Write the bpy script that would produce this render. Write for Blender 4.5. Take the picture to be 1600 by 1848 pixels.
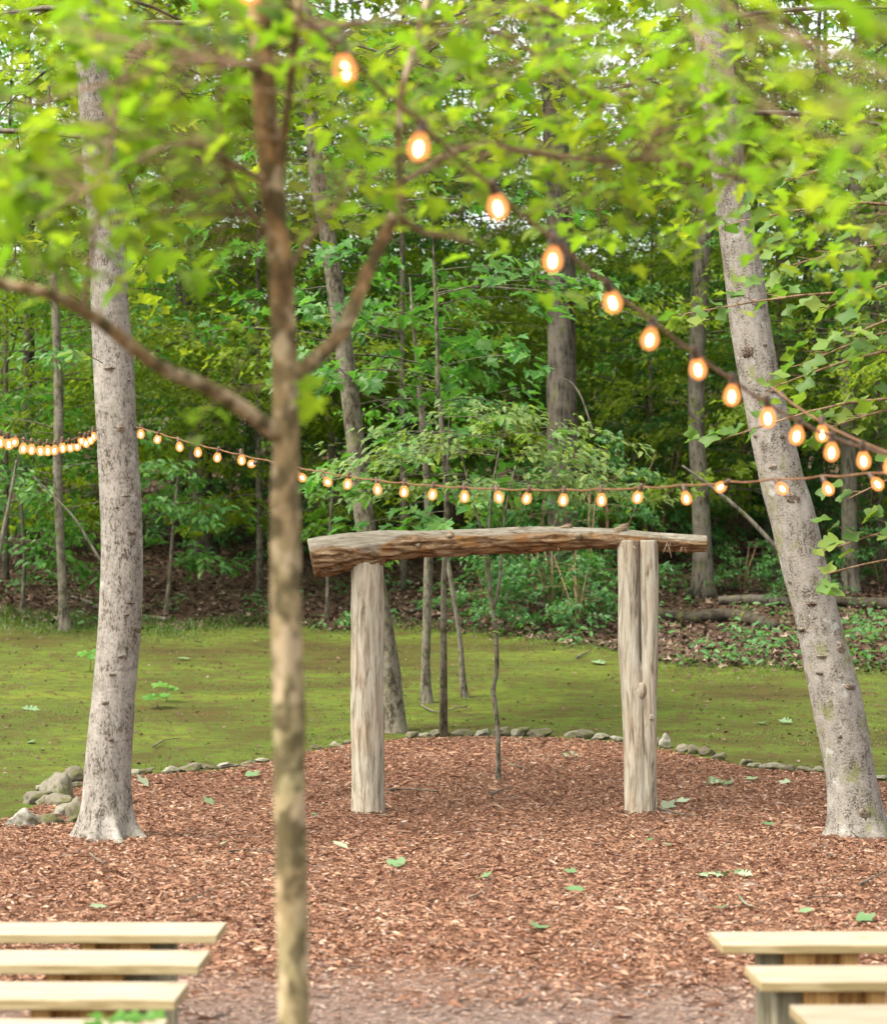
import bpy, math, random
import numpy as np
from mathutils import Vector, Matrix

random.seed(7)
rng = np.random.default_rng(11)
PI = math.pi
for o in list(bpy.data.objects):
    bpy.data.objects.remove(o)
S = bpy.context.scene
COL = S.collection

# ------------------------------------------------------------------ camera
F = 4440.0                       # focal length in pixels of the 1600-wide photograph
CAM_H = 1.6
PITCH = math.atan((1100.0 - 924.0) / F)
cam_d = bpy.data.cameras.new('camera')
cam = bpy.data.objects.new('camera', cam_d)
COL.objects.link(cam)
cam.location = (0, 0, CAM_H)
cam.rotation_euler = (PI / 2 + PITCH, 0, 0)
cam_d.sensor_fit = 'HORIZONTAL'
cam_d.sensor_width = 36.0
cam_d.lens = 36.0 * F / 1600.0
cam_d.clip_start = 0.1
cam_d.clip_end = 1000
cam_d.dof.use_dof = True
cam_d.dof.focus_distance = 18.6
cam_d.dof.aperture_fstop = 4.0
S.camera = cam

# ------------------------------------------------------------------ world, sun, exposure
SUN_EL = math.radians(56)
SUN_AZ = math.radians(-122)        # sun_rotation
w = bpy.data.worlds.new('World')
S.world = w
w.use_nodes = True
wn = w.node_tree
wn.nodes.clear()
sky = wn.nodes.new('ShaderNodeTexSky')
sky.sky_type = 'NISHITA'
sky.sun_disc = False
sky.sun_elevation = SUN_EL
sky.sun_rotation = SUN_AZ
sky.air_density = 1.0
sky.dust_density = 4.0
sky.ozone_density = 0.6
bg = wn.nodes.new('ShaderNodeBackground')
bg.inputs['Strength'].default_value = 0.15
wo = wn.nodes.new('ShaderNodeOutputWorld')
# a thin high overcast whitens the whole dome
hs = wn.nodes.new('ShaderNodeHueSaturation')
hs.inputs['Saturation'].default_value = 0.30
hs.inputs['Value'].default_value = 1.0
wn.links.new(sky.outputs[0], hs.inputs['Color'])
wm = wn.nodes.new('ShaderNodeMix'); wm.data_type = 'RGBA'; wm.blend_type = 'MULTIPLY'
wm.inputs[0].default_value = 1.0; wm.inputs[7].default_value = (1.0, .965, .90, 1)
wn.links.new(hs.outputs[0], wm.inputs[6])
wn.links.new(wm.outputs[2], bg.inputs[0])
wn.links.new(bg.outputs[0], wo.inputs[0])

sd = bpy.data.lights.new('sun', 'SUN')
sd.energy = 1.5
sd.angle = math.radians(20)
sd.color = (1.0, 0.93, 0.82)
sun = bpy.data.objects.new('sun', sd)
COL.objects.link(sun)
# direction towards the sun (nishita: rotation 0 = +Y, growing towards +X)
sv = Vector((math.sin(SUN_AZ) * math.cos(SUN_EL), math.cos(SUN_AZ) * math.cos(SUN_EL), math.sin(SUN_EL)))
sun.rotation_euler = sv.to_track_quat('Z', 'Y').to_euler()

S.view_settings.view_transform = 'Standard'
S.view_settings.look = 'None'
S.view_settings.gamma = 1.0
S.view_settings.use_curve_mapping = False
S.view_settings.exposure = 1.95
cy = S.cycles
S.render.engine = 'CYCLES'
cy.use_denoising = True
cy.max_bounces = 9
cy.diffuse_bounces = 5
cy.glossy_bounces = 2
cy.transmission_bounces = 5
cy.transparent_max_bounces = 8
cy.caustics_reflective = False
cy.caustics_refractive = False
cy.sample_clamp_indirect = 6.0

# ------------------------------------------------------------------ noise and geometry helpers
def _hash(ix, iy, iz, seed):
    h = (ix.astype(np.int64) * 374761393 + iy.astype(np.int64) * 668265263 + iz.astype(np.int64) * 2147483647 + seed * 974711) & 0xffffffff
    h = ((h ^ (h >> 13)) * 1274126177) & 0xffffffff
    h = ((h ^ (h >> 16)) * 2246822519) & 0xffffffff
    return ((h ^ (h >> 15)) & 0xffff) / 65535.0

def vnoise(x, y, z, seed=0):
    x, y, z = np.broadcast_arrays(np.asarray(x, float), np.asarray(y, float), np.asarray(z, float))
    ix, iy, iz = np.floor(x), np.floor(y), np.floor(z)
    fx, fy, fz = x - ix, y - iy, z - iz
    fx, fy, fz = [f * f * (3 - 2 * f) for f in (fx, fy, fz)]
    r = 0
    for a in (0, 1):
        for b in (0, 1):
            for c in (0, 1):
                wgt = (fx if a else 1 - fx) * (fy if b else 1 - fy) * (fz if c else 1 - fz)
                r = r + wgt * _hash(ix + a, iy + b, iz + c, seed)
    return r * 2 - 1

def fbm(x, y, z, oct=4, seed=0):
    r, amp, f = 0, 0.5, 1.0
    for k in range(oct):
        r = r + amp * vnoise(np.asarray(x) * f, np.asarray(y) * f, np.asarray(z) * f, seed + k * 17)
        amp *= 0.5
        f *= 2.03
    return r

_hy = np.array([-30, 0, 18.6, 21, 25, 30, 36, 44, 60, 80, 120, 200, 400.0])
_hz = np.array([0, 0, 0, .08, .36, .78, 1.34, 2.55, 5.0, 8.0, 13.0, 20.0, 30.0])
_ty = np.arange(-30, 400, 0.25)
_tz = np.interp(_ty, _hy, _hz)
_k = np.ones(11) / 11
_tz = np.convolve(np.pad(_tz, 5, mode='edge'), _k, mode='valid')

def H(x, y):
    x = np.asarray(x, float); y = np.asarray(y, float)
    z = np.interp(y, _ty, _tz)
    rough = np.clip((y - 19) / 10, 0, 1) * 0.05 + np.clip((y - 34) / 10, 0, 1) * 0.22
    z = z + rough * fbm(x * 0.35, y * 0.35, 3.3, 3, 5) + 0.02 * fbm(x * 0.9, y * 0.9, 0.5, 2, 9) * np.clip((y - 4) / 4, 0, 1)
    return z

def Hs(x, y):
    return float(H(x, y))

FW = np.array([0, math.cos(PITCH), math.sin(PITCH)])
UP = np.array([0, -math.sin(PITCH), math.cos(PITCH)])
RT = np.array([1.0, 0, 0])

def ray(px, py):
    return FW + RT * (px - 800.0) / F + UP * (924.0 - py) / F

def at(px, py, Y):
    """the point of the photograph's pixel at distance Y in front of the camera"""
    d = ray(px, py)
    t = Y / d[1]
    return np.array([0, 0, CAM_H]) + d * t

def gp(px, py):
    """where the photograph's pixel meets the ground"""
    d = ray(px, py)
    t0 = 5.0
    for t in np.arange(5, 130, 0.1):
        p = np.array([0, 0, CAM_H]) + d * t
        if p[2] <= Hs(p[0], p[1]):
            lo, hi = t - .1, t
            for _ in range(12):
                m = .5 * (lo + hi)
                p = np.array([0, 0, CAM_H]) + d * m
                if p[2] <= Hs(p[0], p[1]): hi = m
                else: lo = m
            return p
    return np.array([0, 0, CAM_H]) + d * 60

def mesh(name, verts, faces, mat=None, tone=None, smooth=False):
    """verts (N,3); faces: one (M,k) array or a list of them"""
    verts = np.asarray(verts, dtype=np.float32)
    if isinstance(faces, np.ndarray): faces = [faces]
    me = bpy.data.meshes.new(name)
    loops = np.concatenate([f.reshape(-1) for f in faces]).astype(np.int32)
    tot = np.concatenate([np.full(len(f), f.shape[1]) for f in faces]).astype(np.int32)
    start = np.concatenate([[0], np.cumsum(tot)[:-1]]).astype(np.int32)
    me.vertices.add(len(verts)); me.vertices.foreach_set('co', verts.reshape(-1))
    me.loops.add(len(loops)); me.loops.foreach_set('vertex_index', loops)
    me.polygons.add(len(tot))
    me.polygons.foreach_set('loop_start', start)
    me.polygons.foreach_set('loop_total', tot)
    me.polygons.foreach_set('use_smooth', np.full(len(tot), bool(smooth)))
    if tone is not None:
        a = me.attributes.new('tone', 'FLOAT', 'POINT')
        a.data.foreach_set('value', np.asarray(tone, dtype=np.float32))
    if mat: me.materials.append(mat)
    me.update(calc_edges=True)
    return me

def link(name, me, parent=None, loc=None, rot=None):
    o = bpy.data.objects.new(name, me)
    COL.objects.link(o)
    if parent is not None: o.parent = parent
    if loc is not None: o.location = loc
    if rot is not None: o.rotation_euler = rot
    return o

def tag(o, label=None, cat=None, group=None, kind=None):
    if label: o['label'] = label
    if cat: o['category'] = cat
    if group: o['group'] = group
    if kind: o['kind'] = kind
    return o

def empty(name, loc, label, cat, group=None, rz=0):
    o = bpy.data.objects.new(name, None)
    COL.objects.link(o)
    o.location = tuple(loc); o.rotation_euler = (0, 0, rz)
    o.empty_display_size = .2
    return tag(o, label, cat, group)

def resample(P, n):
    P = np.asarray(P, float)
    d = np.concatenate([[0], np.cumsum(np.linalg.norm(np.diff(P[:, :3], axis=0), axis=1))])
    t = np.linspace(0, d[-1], n)
    # catmull-rom through the points
    out = []
    k = np.clip(np.searchsorted(d, t, side='right') - 1, 0, len(P) - 2)
    for ti, i in zip(t, k):
        p0 = P[max(i - 1, 0)]; p1 = P[i]; p2 = P[i + 1]; p3 = P[min(i + 2, len(P) - 1)]
        u = (ti - d[i]) / max(d[i + 1] - d[i], 1e-9)
        m1 = (p2 - p0) * .5; m2 = (p3 - p1) * .5
        u2, u3 = u * u, u * u * u
        out.append((2*u3 - 3*u2 + 1) * p1 + (u3 - 2*u2 + u) * m1 + (-2*u3 + 3*u2) * p2 + (u3 - u2) * m2)
    return np.array(out)

def frames(P):
    T = np.gradient(P, axis=0)
    T /= np.linalg.norm(T, axis=1)[:, None] + 1e-12
    ref = np.array([1.0, 0, 0]) if abs(T[0][0]) < .9 else np.array([0, 0, 1.0])
    N = []
    n = ref - T[0] * ref.dot(T[0]); n /= np.linalg.norm(n)
    for t in T:
        n = n - t * n.dot(t); n /= np.linalg.norm(n) + 1e-12
        N.append(n)
    N = np.array(N)
    return T, N, np.cross(T, N)

def tube(P, R, n=8, caps=True, off=0, shape=None):
    """tube round the polyline P with radii R (or shape(i, theta) radii); returns verts, [quads, tris]"""
    P = np.asarray(P, float); R = np.broadcast_to(np.asarray(R, float), (len(P),))
    T, N, B = frames(P)
    th = np.arange(n) / n * 2 * PI
    rad = R[:, None] * np.ones(n)[None] if shape is None else shape
    V = P[:, None, :] + rad[:, :, None] * (np.cos(th)[None, :, None] * N[:, None, :] + np.sin(th)[None, :, None] * B[:, None, :])
    m = len(P)
    i = np.arange(m - 1)[:, None] * n; j = np.arange(n)[None]; j2 = (j + 1) % n
    q = np.stack([i + j, i + j2, i + n + j2, i + n + j], axis=-1).reshape(-1, 4)
    V = V.reshape(-1, 3)
    tris = np.zeros((0, 3), int)
    if caps:
        V = np.vstack([V, P[0], P[-1]])
        a, b = m * n, m * n + 1
        jj = np.arange(n); kk = (jj + 1) % n
        tris = np.vstack([np.stack([np.full(n, a), kk, jj], 1), np.stack([np.full(n, b), (m-1)*n + jj, (m-1)*n + kk], 1)])
    return V, q + off, tris + off

class Geo:
    """collects shapes for one mesh"""
    def __init__(s): s.v = []; s.q = []; s.t = []; s.tone = []; s.n = 0
    def add(s, V, q=None, t=None, tone=0.5):
        s.v.append(V)
        if q is not None and len(q): s.q.append(q + s.n)
        if t is not None and len(t): s.t.append(t + s.n)
        s.tone.append(np.broadcast_to(np.asarray(tone, float), (len(V),)))
        s.n += len(V)
    def tube(s, P, R, n=5, caps=True, tone=.5):
        V, q, t = tube(P, R, n, caps); s.add(V, q, t, tone)
    def box(s, c, d, rz=0, tone=.5):
        x, y, z = np.array(d) / 2
        V = np.array([[a*x, b*y, e*z] for a in (-1, 1) for b in (-1, 1) for e in (-1, 1)])
        ca, sa = math.cos(rz), math.sin(rz)
        V = V @ np.array([[ca, sa, 0], [-sa, ca, 0], [0, 0, 1]]) + np.array(c)
        q = np.array([[0, 1, 3, 2], [4, 6, 7, 5], [0, 4, 5, 1], [2, 3, 7, 6], [0, 2, 6, 4], [1, 5, 7, 3]])
        s.add(V, q, None, tone)
    def mesh(s, name, mat, smooth=False, origin=None, tone=True):
        V = np.vstack(s.v)
        if origin is not None: V = V - np.asarray(origin)
        fs = []
        if s.q: fs.append(np.vstack(s.q))
        if s.t: fs.append(np.vstack(s.t))
        return mesh(name, V, fs, mat, np.concatenate(s.tone) if tone else None, smooth)

def bevel_obj(o, wd=.004, seg=2):
    m = o.modifiers.new('bevel', 'BEVEL'); m.width = wd; m.segments = seg; m.limit_method = 'ANGLE'

# ------------------------------------------------------------------ leaf templates
def sym(half, centre):
    """half outline from base to tip -> fan"""
    pts = list(half) + [(x, -y) for x, y in reversed(half) if abs(y) > 1e-6]
    V = [(centre[0], 0, 0)] + [(x, y, 0) for x, y in pts]
    n = len(pts)
    t = [(0, 1 + i, 1 + (i + 1) % n) for i in range(n)]
    return np.array(V, float), np.array(t)

MAPLE = sym([(0, 0), (-.07, .2), (.10, .42), (.22, .24), (.40, .34), (.60, .50), (.58, .33), (.52, .19), (.72, .22), (1, 0)], (.30, 0))
TULIP = sym([(0, 0), (-.04, .15), (.06, .37), (.19, .50), (.29, .45), (.39, .33), (.50, .31), (.68, .37), (.86, .39), (.93, .33), (.86, .17), (.78, 0)], (.38, 0))
OAK = sym([(0, 0), (.15, .10), (.25, .28), (.33, .12), (.48, .34), (.55, .14), (.70, .30), (.78, .10), (1, 0)], (.4, 0))
ELL = (np.array([(0, 0, 0), (.5, 0, 0), (1, 0, 0), (.28, .21, 0), (.7, .19, 0), (.28, -.21, 0), (.7, -.19, 0)], float),
       np.array([(0, 1, 3), (1, 4, 3), (1, 2, 4), (0, 5, 1), (1, 5, 6), (1, 6, 2)]))
STAR = (np.array([(0, 0, 0), (.36, .48, 0), (.44, .17, 0), (1, 0, 0), (.44, -.17, 0), (.36, -.48, 0)], float),
        np.array([(0, 2, 1), (0, 3, 2), (0, 4, 3), (0, 5, 4)]))
DIA = (np.array([(0, 0, 0), (.42, .30, 0), (1, 0, 0), (.42, -.30, 0)], float), np.array([(0, 2, 1), (0, 3, 2)]))

def curl(tpl, fold=.35, droop=.25):
    V, t = tpl
    V = V.copy()
    V[:, 2] += fold * np.abs(V[:, 1]) - droop * V[:, 0] ** 2
    return V, t

def leaf_field(pos, d, nrm, size, tpl, fold=.35, droop=.25):
    """many leaves as one vertex array.  pos,d,nrm (N,3); size (N,)"""
    V, t = curl(tpl, fold, droop)
    d = d / (np.linalg.norm(d, axis=1)[:, None] + 1e-9)
    b = np.cross(nrm, d); b /= np.linalg.norm(b, axis=1)[:, None] + 1e-9
    n = np.cross(d, b)
    M = np.stack([d, b, n], axis=1) * size[:, None, None]          # (N,3,3) rows = axes
    out = np.einsum('vk,nkj->nvj', V, M) + pos[:, None, :]
    T = (t[None] + (np.arange(len(pos)) * len(V))[:, None, None]).reshape(-1, 3)
    return out.reshape(-1, 3), T, len(V)

# ------------------------------------------------------------------ materials
def newmat(name):
    m = bpy.data.materials.new(name); m.use_nodes = True
    nt = m.node_tree; nt.nodes.clear()
    out = nt.nodes.new('ShaderNodeOutputMaterial')
    return m, nt, out

def N(nt, t, **kw):
    n = nt.nodes.new('ShaderNode' + t)
    for k, v in kw.items():
        if k in n.inputs: n.inputs[k].default_value = v
        else: setattr(n, k, v)
    return n

def ramp(nt, fac, stops, interp='LINEAR'):
    r = nt.nodes.new('ShaderNodeValToRGB')
    r.color_ramp.interpolation = interp
    el = r.color_ramp.elements
    while len(el) > 1: el.remove(el[-1])
    el[0].position = stops[0][0]; el[0].color = tuple(stops[0][1]) + (1,)
    for p, c in stops[1:]:
        e = el.new(p); e.color = tuple(c) + (1,)
    nt.links.new(fac, r.inputs[0])
    return r.outputs[0]

def mapped(nt, scale, coord='Object'):
    tc = nt.nodes.new('ShaderNodeTexCoord')
    mp = nt.nodes.new('ShaderNodeMapping')
    mp.inputs['Scale'].default_value = scale
    nt.links.new(tc.outputs[coord], mp.inputs[0])
    return mp.outputs[0]

def noise(nt, vec, scale, detail=4, rough=.55, dist=0):
    n = nt.nodes.new('ShaderNodeTexNoise')
    n.inputs['Scale'].default_value = scale; n.inputs['Detail'].default_value = detail
    n.inputs['Roughness'].default_value = rough; n.inputs['Distortion'].default_value = dist
    nt.links.new(vec, n.inputs['Vector'])
    return n.outputs['Fac']

def mixc(nt, fac, a, b, mode='MIX'):
    m = nt.nodes.new('ShaderNodeMix'); m.data_type = 'RGBA'; m.blend_type = mode
    for sock, val in ((m.inputs[0], fac), (m.inputs[6], a), (m.inputs[7], b)):
        if isinstance(val, bpy.types.NodeSocket): nt.links.new(val, sock)
        elif isinstance(val, (int, float)): sock.default_value = val
        else: sock.default_value = tuple(val) + (1,)
    return m.outputs[2]

def bump(nt, h, strength=.5, dist=.01):
    b = nt.nodes.new('ShaderNodeBump'); b.inputs['Strength'].default_value = strength; b.inputs['Distance'].default_value = dist
    nt.links.new(h, b.inputs['Height'])
    return b.outputs[0]

def principled(nt, out, col, rough=.8, normal=None, spec=.3):
    p = nt.nodes.new('ShaderNodeBsdfPrincipled')
    p.inputs['Roughness'].default_value = rough
    p.inputs['Specular IOR Level'].default_value = spec
    if isinstance(col, bpy.types.NodeSocket): nt.links.new(col, p.inputs['Base Color'])
    else: p.inputs['Base Color'].default_value = tuple(col) + (1,)
    if normal is not None: nt.links.new(normal, p.inputs['Normal'])
    nt.links.new(p.outputs[0], out.inputs[0])
    return p

def leaf_mat(name, stops, trans=.45, tcol=(1.5, 1.55, .6), rough=.45, per_object=False):
    m, nt, out = newmat(name)
    if per_object:
        oi = nt.nodes.new('ShaderNodeObjectInfo'); fac = oi.outputs['Random']
    else:
        a = nt.nodes.new('ShaderNodeAttribute'); a.attribute_name = 'tone'; fac = a.outputs['Fac']
    c = ramp(nt, fac, stops)
    p = nt.nodes.new('ShaderNodeBsdfPrincipled')
    p.inputs['Roughness'].default_value = rough
    p.inputs['Specular IOR Level'].default_value = .35
    nt.links.new(c, p.inputs['Base Color'])
    tr = nt.nodes.new('ShaderNodeBsdfTranslucent')
    nt.links.new(mixc(nt, 1.0, c, tcol, 'MULTIPLY'), tr.inputs[0])
    mx = nt.nodes.new('ShaderNodeMixShader'); mx.inputs[0].default_value = trans
    nt.links.new(p.outputs[0], mx.inputs[1]); nt.links.new(tr.outputs[0], mx.inputs[2])
    nt.links.new(mx.outputs[0], out.inputs[0])
    return m

L_FAR = leaf_mat('leaf_far', [(0, (.06, .16, .02)), (.5, (.105, .225, .03)), (1, (.175, .29, .042))], .5, (1.35, 1.6, .65))
L_MID = leaf_mat('leaf_mid', [(0, (.045, .14, .03)), (.5, (.078, .20, .042)), (1, (.14, .26, .055))], .45, (1.3, 1.55, .65))
L_DARK = leaf_mat('leaf_understorey', [(0, (.032, .105, .03)), (.5, (.055, .16, .044)), (1, (.10, .225, .056))], .42)
L_DOG = leaf_mat('leaf_dogwood', [(0, (.09, .17, .045)), (.5, (.14, .23, .06)), (1, (.21, .29, .07))], .4)
L_TOP = leaf_mat('leaf_canopy', [(0, (.09, .165, .015)), (.5, (.14, .225, .02)), (1, (.21, .27, .03))], .55, (1.7, 1.6, .6))
L_NEAR = leaf_mat('leaf_maple', [(0, (.08, .16, .016)), (.5, (.12, .195, .019)), (1, (.185, .23, .024))], .62, (1.65, 1.75, .6))
L_NEAR_O = leaf_mat('leaf_maple_single', [(0, (.08, .16, .016)), (.5, (.12, .195, .019)), (1, (.185, .23, .024))], .62, (1.65, 1.75, .6), per_object=True)
L_TUL_O = leaf_mat('leaf_tulip_single', [(0, (.07, .145, .03)), (.6, (.105, .19, .04)), (1, (.17, .23, .04))], .45, (1.4, 1.6, .6), .55, per_object=True)
L_FALL_O = leaf_mat('leaf_fallen', [(0, (.08, .16, .06)), (.5, (.16, .24, .12)), (1, (.28, .33, .22))], .2, (1, 1, .7), .6, per_object=True)
L_GRASS = leaf_mat('grass_blade', [(0, (.034, .078, .011)), (.5, (.057, .106, .014)), (1, (.095, .135, .018))], .3)

def bark_mat(name, dark, mid, light, vscale=(1, 1, .25), fleck=55, moss=0.0, fleck_amt=.5, bstr=.5, lichen=None):
    m, nt, out = newmat(name)
    v = mapped(nt, vscale)
    v1 = mapped(nt, (1, 1, 1))
    n1 = noise(nt, v, fleck, 5, .65)
    n2 = noise(nt, v1, 5, 4, .6)
    n3 = noise(nt, mapped(nt, (1, 1, 2.2)), 14, 3, .6)
    nb = noise(nt, mapped(nt, (1, 1, .35)), fleck * .3, 3, .6)
    def madd(a_, k_, b_):
        m_ = nt.nodes.new('ShaderNodeMath'); m_.operation = 'MULTIPLY_ADD'
        nt.links.new(a_, m_.inputs[0]); m_.inputs[1].default_value = k_
        if isinstance(b_, float): m_.inputs[2].default_value = b_
        else: nt.links.new(b_, m_.inputs[2])
        return m_.outputs[0]
    f_ = madd(nb, .55, madd(n2, .22, madd(n1, .95, -.36)))
    c = ramp(nt, f_, [(.385, dark), (.445, mid), (.60, light)])
    c = mixc(nt, ramp(nt, n2, [(.45, (0, 0, 0)), (.7, (.55, .55, .55))]), c, [min(1, x * 1.25) for x in light])
    c = mixc(nt, ramp(nt, n3, [(.60, (0, 0, 0)), (.70, (fleck_amt,) * 3)]), c, dark)
    if moss:
        n4 = noise(nt, mapped(nt, (1, 1, .6)), 7, 4, .6)
        c = mixc(nt, ramp(nt, n4, [(.56, (0, 0, 0)), (.68, (moss,) * 3)]), c, (.13, .15, .03))
    n6 = noise(nt, mapped(nt, (1, 1, 3.2)), 4.5, 4, .6, .5)
    c = mixc(nt, ramp(nt, n6, [(.56, (0, 0, 0)), (.70, (fleck_amt,) * 3)]), c, [.6 * a_ + .4 * b_ for a_, b_ in zip(dark, mid)])
    if lichen:
        n5 = noise(nt, v1, 9, 4, .65)
        c = mixc(nt, ramp(nt, n5, [(.60, (0, 0, 0)), (.68, (.7,) * 3)]), c, lichen)
    principled(nt, out, c, .9, bump(nt, n1, bstr, .012), .15)
    return m

B_LEFT = bark_mat('bark_poplar', (0.058, 0.048, 0.038), (0.172, 0.156, 0.134), (0.246, 0.230, 0.203), (1, 1, .45), 95, .12, .5, .7, (.33, .33, .30))
B_RIGHT = bark_mat('bark_leaning', (0.060, 0.048, 0.038), (0.165, 0.150, 0.128), (0.235, 0.220, 0.195), (1, 1, 1.3), 70, .65, .45, .6, (0.368, 0.376, 0.344))
B_DARK = bark_mat('bark_dark', (0.018, 0.015, 0.012), (0.048, 0.042, 0.032), (0.092, 0.080, 0.066), (1, 1, .12), 22, .3, .5, .9)
B_PALE = bark_mat('bark_pale', (0.034, 0.029, 0.021), (0.080, 0.070, 0.053), (0.130, 0.118, 0.094), (1, 1, .2), 25, .5, .5, .6)
B_MID = bark_mat('bark_mottled', (0.032, 0.028, 0.018), (0.076, 0.066, 0.045), (0.145, 0.132, 0.102), (1, 1, .5), 25, .4, .6, .6)
def near_bark():
    m, nt, out = newmat('bark_maple')
    n1 = noise(nt, mapped(nt, (1, 1, .5)), 26, 5, .65)
    n2 = noise(nt, mapped(nt, (1, 1, .75)), 19, 3, .55)
    n4 = noise(nt, mapped(nt, (1.1, 1, .7)), 15, 3, .6)
    n3 = noise(nt, mapped(nt, (1, 1, .7)), 4, 2, .5)
    c = ramp(nt, n1, [(.32, (.09, .062, .03)), (.48, (.24, .17, .09)), (.66, (.40, .32, .20))])
    c = mixc(nt, ramp(nt, n3, [(.42, (0, 0, 0)), (.6, (.7,) * 3)]), c, (.22, .20, .10))
    tc = nt.nodes.new('ShaderNodeTexCoord'); sx = nt.nodes.new('ShaderNodeSeparateXYZ')
    nt.links.new(tc.outputs['Object'], sx.inputs[0])
    mr = nt.nodes.new('ShaderNodeMapRange'); mr.inputs[1].default_value = 1.5; mr.inputs[2].default_value = 2.5; mr.inputs[4].default_value = .8
    nt.links.new(sx.outputs[2], mr.inputs[0])
    c = mixc(nt, mr.outputs[0], c, ramp(nt, n1, [(.38, (.045, .022, .008)), (.52, (.15, .075, .025)), (.66, (.34, .18, .065))]))   # young bark is redder; bulb light is painted in as orange patches
    c = mixc(nt, ramp(nt, n2, [(.48, (0, 0, 0)), (.545, (.82,) * 3)]), c, (.065, .052, .024))
    c = mixc(nt, ramp(nt, n4, [(.53, (0, 0, 0)), (.61, (.75,) * 3)]), c, (.42, .33, .21))
    principled(nt, out, c, .9, bump(nt, n1, .4, .01), .15)
    return m
B_NEAR = near_bark()
B_TWIG = bark_mat('bark_twig', (.07, .04, .022), (.14, .085, .05), (.22, .15, .09), (1, 1, .3), 30, 0, .3, .2)
B_LOG = bark_mat('bark_fallen', (0.010, 0.009, 0.006), (0.027, 0.023, 0.016), (0.055, 0.046, 0.034), (.3, 1, 1), 25, .6, .5, .8)

def wood_arch(name, axis_scale, orange, light=(.50, .45, .37)):
    m, nt, out = newmat(name)
    v = mapped(nt, axis_scale)
    n1 = noise(nt, v, 9, 6, .65, .6)
    n2 = noise(nt, mapped(nt, (1.4, 1.4, 1.4)), 2.5, 3, .5)
    n3 = noise(nt, v, 26, 4, .7)
    c = ramp(nt, n1, [(.30, (.07, .05, .032)), (.40, (.20, .17, .125)), (.52, [x * .66 for x in light]), (.72, (.42, .40, .345))])
    c = mixc(nt, ramp(nt, n2, [(.46, (0, 0, 0)), (.62, (orange,) * 3)]), c, (.36, .17, .06))
    c = mixc(nt, ramp(nt, n3, [(.28, (.7,) * 3), (.38, (0, 0, 0))]), c, (.09, .055, .03))
    principled(nt, out, c, .85, bump(nt, n1, .7, .012), .15)
    return m
W_POST = wood_arch('cedar_post', (3.0, 3.0, .34), .10, (.50, .46, .36))
def beam_mat():
    m, nt, out = newmat('cedar_beam')
    v = mapped(nt, (.7, 2.6, 2.6))
    n1 = noise(nt, v, 8, 7, .7, 1.0)
    n2 = noise(nt, mapped(nt, (1.2, 2, 2)), 4, 4, .6)
    n3 = noise(nt, mapped(nt, (.3, 2.4, 2.4)), 22, 4, .7)
    bark = ramp(nt, n1, [(.32, (.022, .013, .007)), (.42, (.10, .06, .03)), (.53, (.21, .138, .075)), (.66, (.35, .27, .18))])
    bark = mixc(nt, ramp(nt, n2, [(.54, (0, 0, 0)), (.66, (.7,) * 3)]), bark, (.26, .125, .04))
    grey = ramp(nt, n1, [(.32, (.08, .065, .045)), (.43, (.22, .195, .15)), (.62, (.33, .305, .245))])
    a = nt.nodes.new('ShaderNodeAttribute'); a.attribute_name = 'tone'
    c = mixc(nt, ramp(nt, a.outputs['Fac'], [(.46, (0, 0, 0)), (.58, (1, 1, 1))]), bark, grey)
    c = mixc(nt, ramp(nt, n3, [(.30, (.8,) * 3), (.42, (0, 0, 0))]), c, (.06, .035, .02))
    principled(nt, out, c, .9, bump(nt, n1, .9, .02), .1)
    return m
W_BEAM = beam_mat()

def lumber(name, base, dark, scale=(.5, 7, 7), knots=True):
    m, nt, out = newmat(name)
    v = mapped(nt, scale)
    n1 = noise(nt, v, 6, 5, .65, 1.4)
    c = ramp(nt, n1, [(.36, [x * .85 for x in dark]), (.45, dark), (.55, base), (.8, [min(1, x * 1.1) for x in base])])
    if knots:
        vo = nt.nodes.new('ShaderNodeTexVoronoi'); vo.inputs['Scale'].default_value = 2.3
        nt.links.new(mapped(nt, (1, 2.6, 0)), vo.inputs['Vector'])
        c = mixc(nt, ramp(nt, vo.outputs['Distance'], [(.05, (.85,) * 3), (.10, (0, 0, 0))]), c, (.13, .06, .03))
    principled(nt, out, c, .6, bump(nt, n1, .12, .004), .3)
    return m
M_SEAT = lumber('fresh_pine', (0.345, 0.285, 0.212), (0.285, 0.225, 0.15))
M_SIDE_SHADE = lumber('pine_side_shade', (.31, .25, .135), (.24, .185, .085))
M_LEG = lumber('leg_pine', (0.52, 0.33, 0.12), (0.38, 0.22, 0.07), (6, 6, .6), False)
M_LEGP = lumber('treated_post', (0.216, 0.200, 0.136), (0.144, 0.136, 0.088), (7, 7, .6), False)

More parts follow.
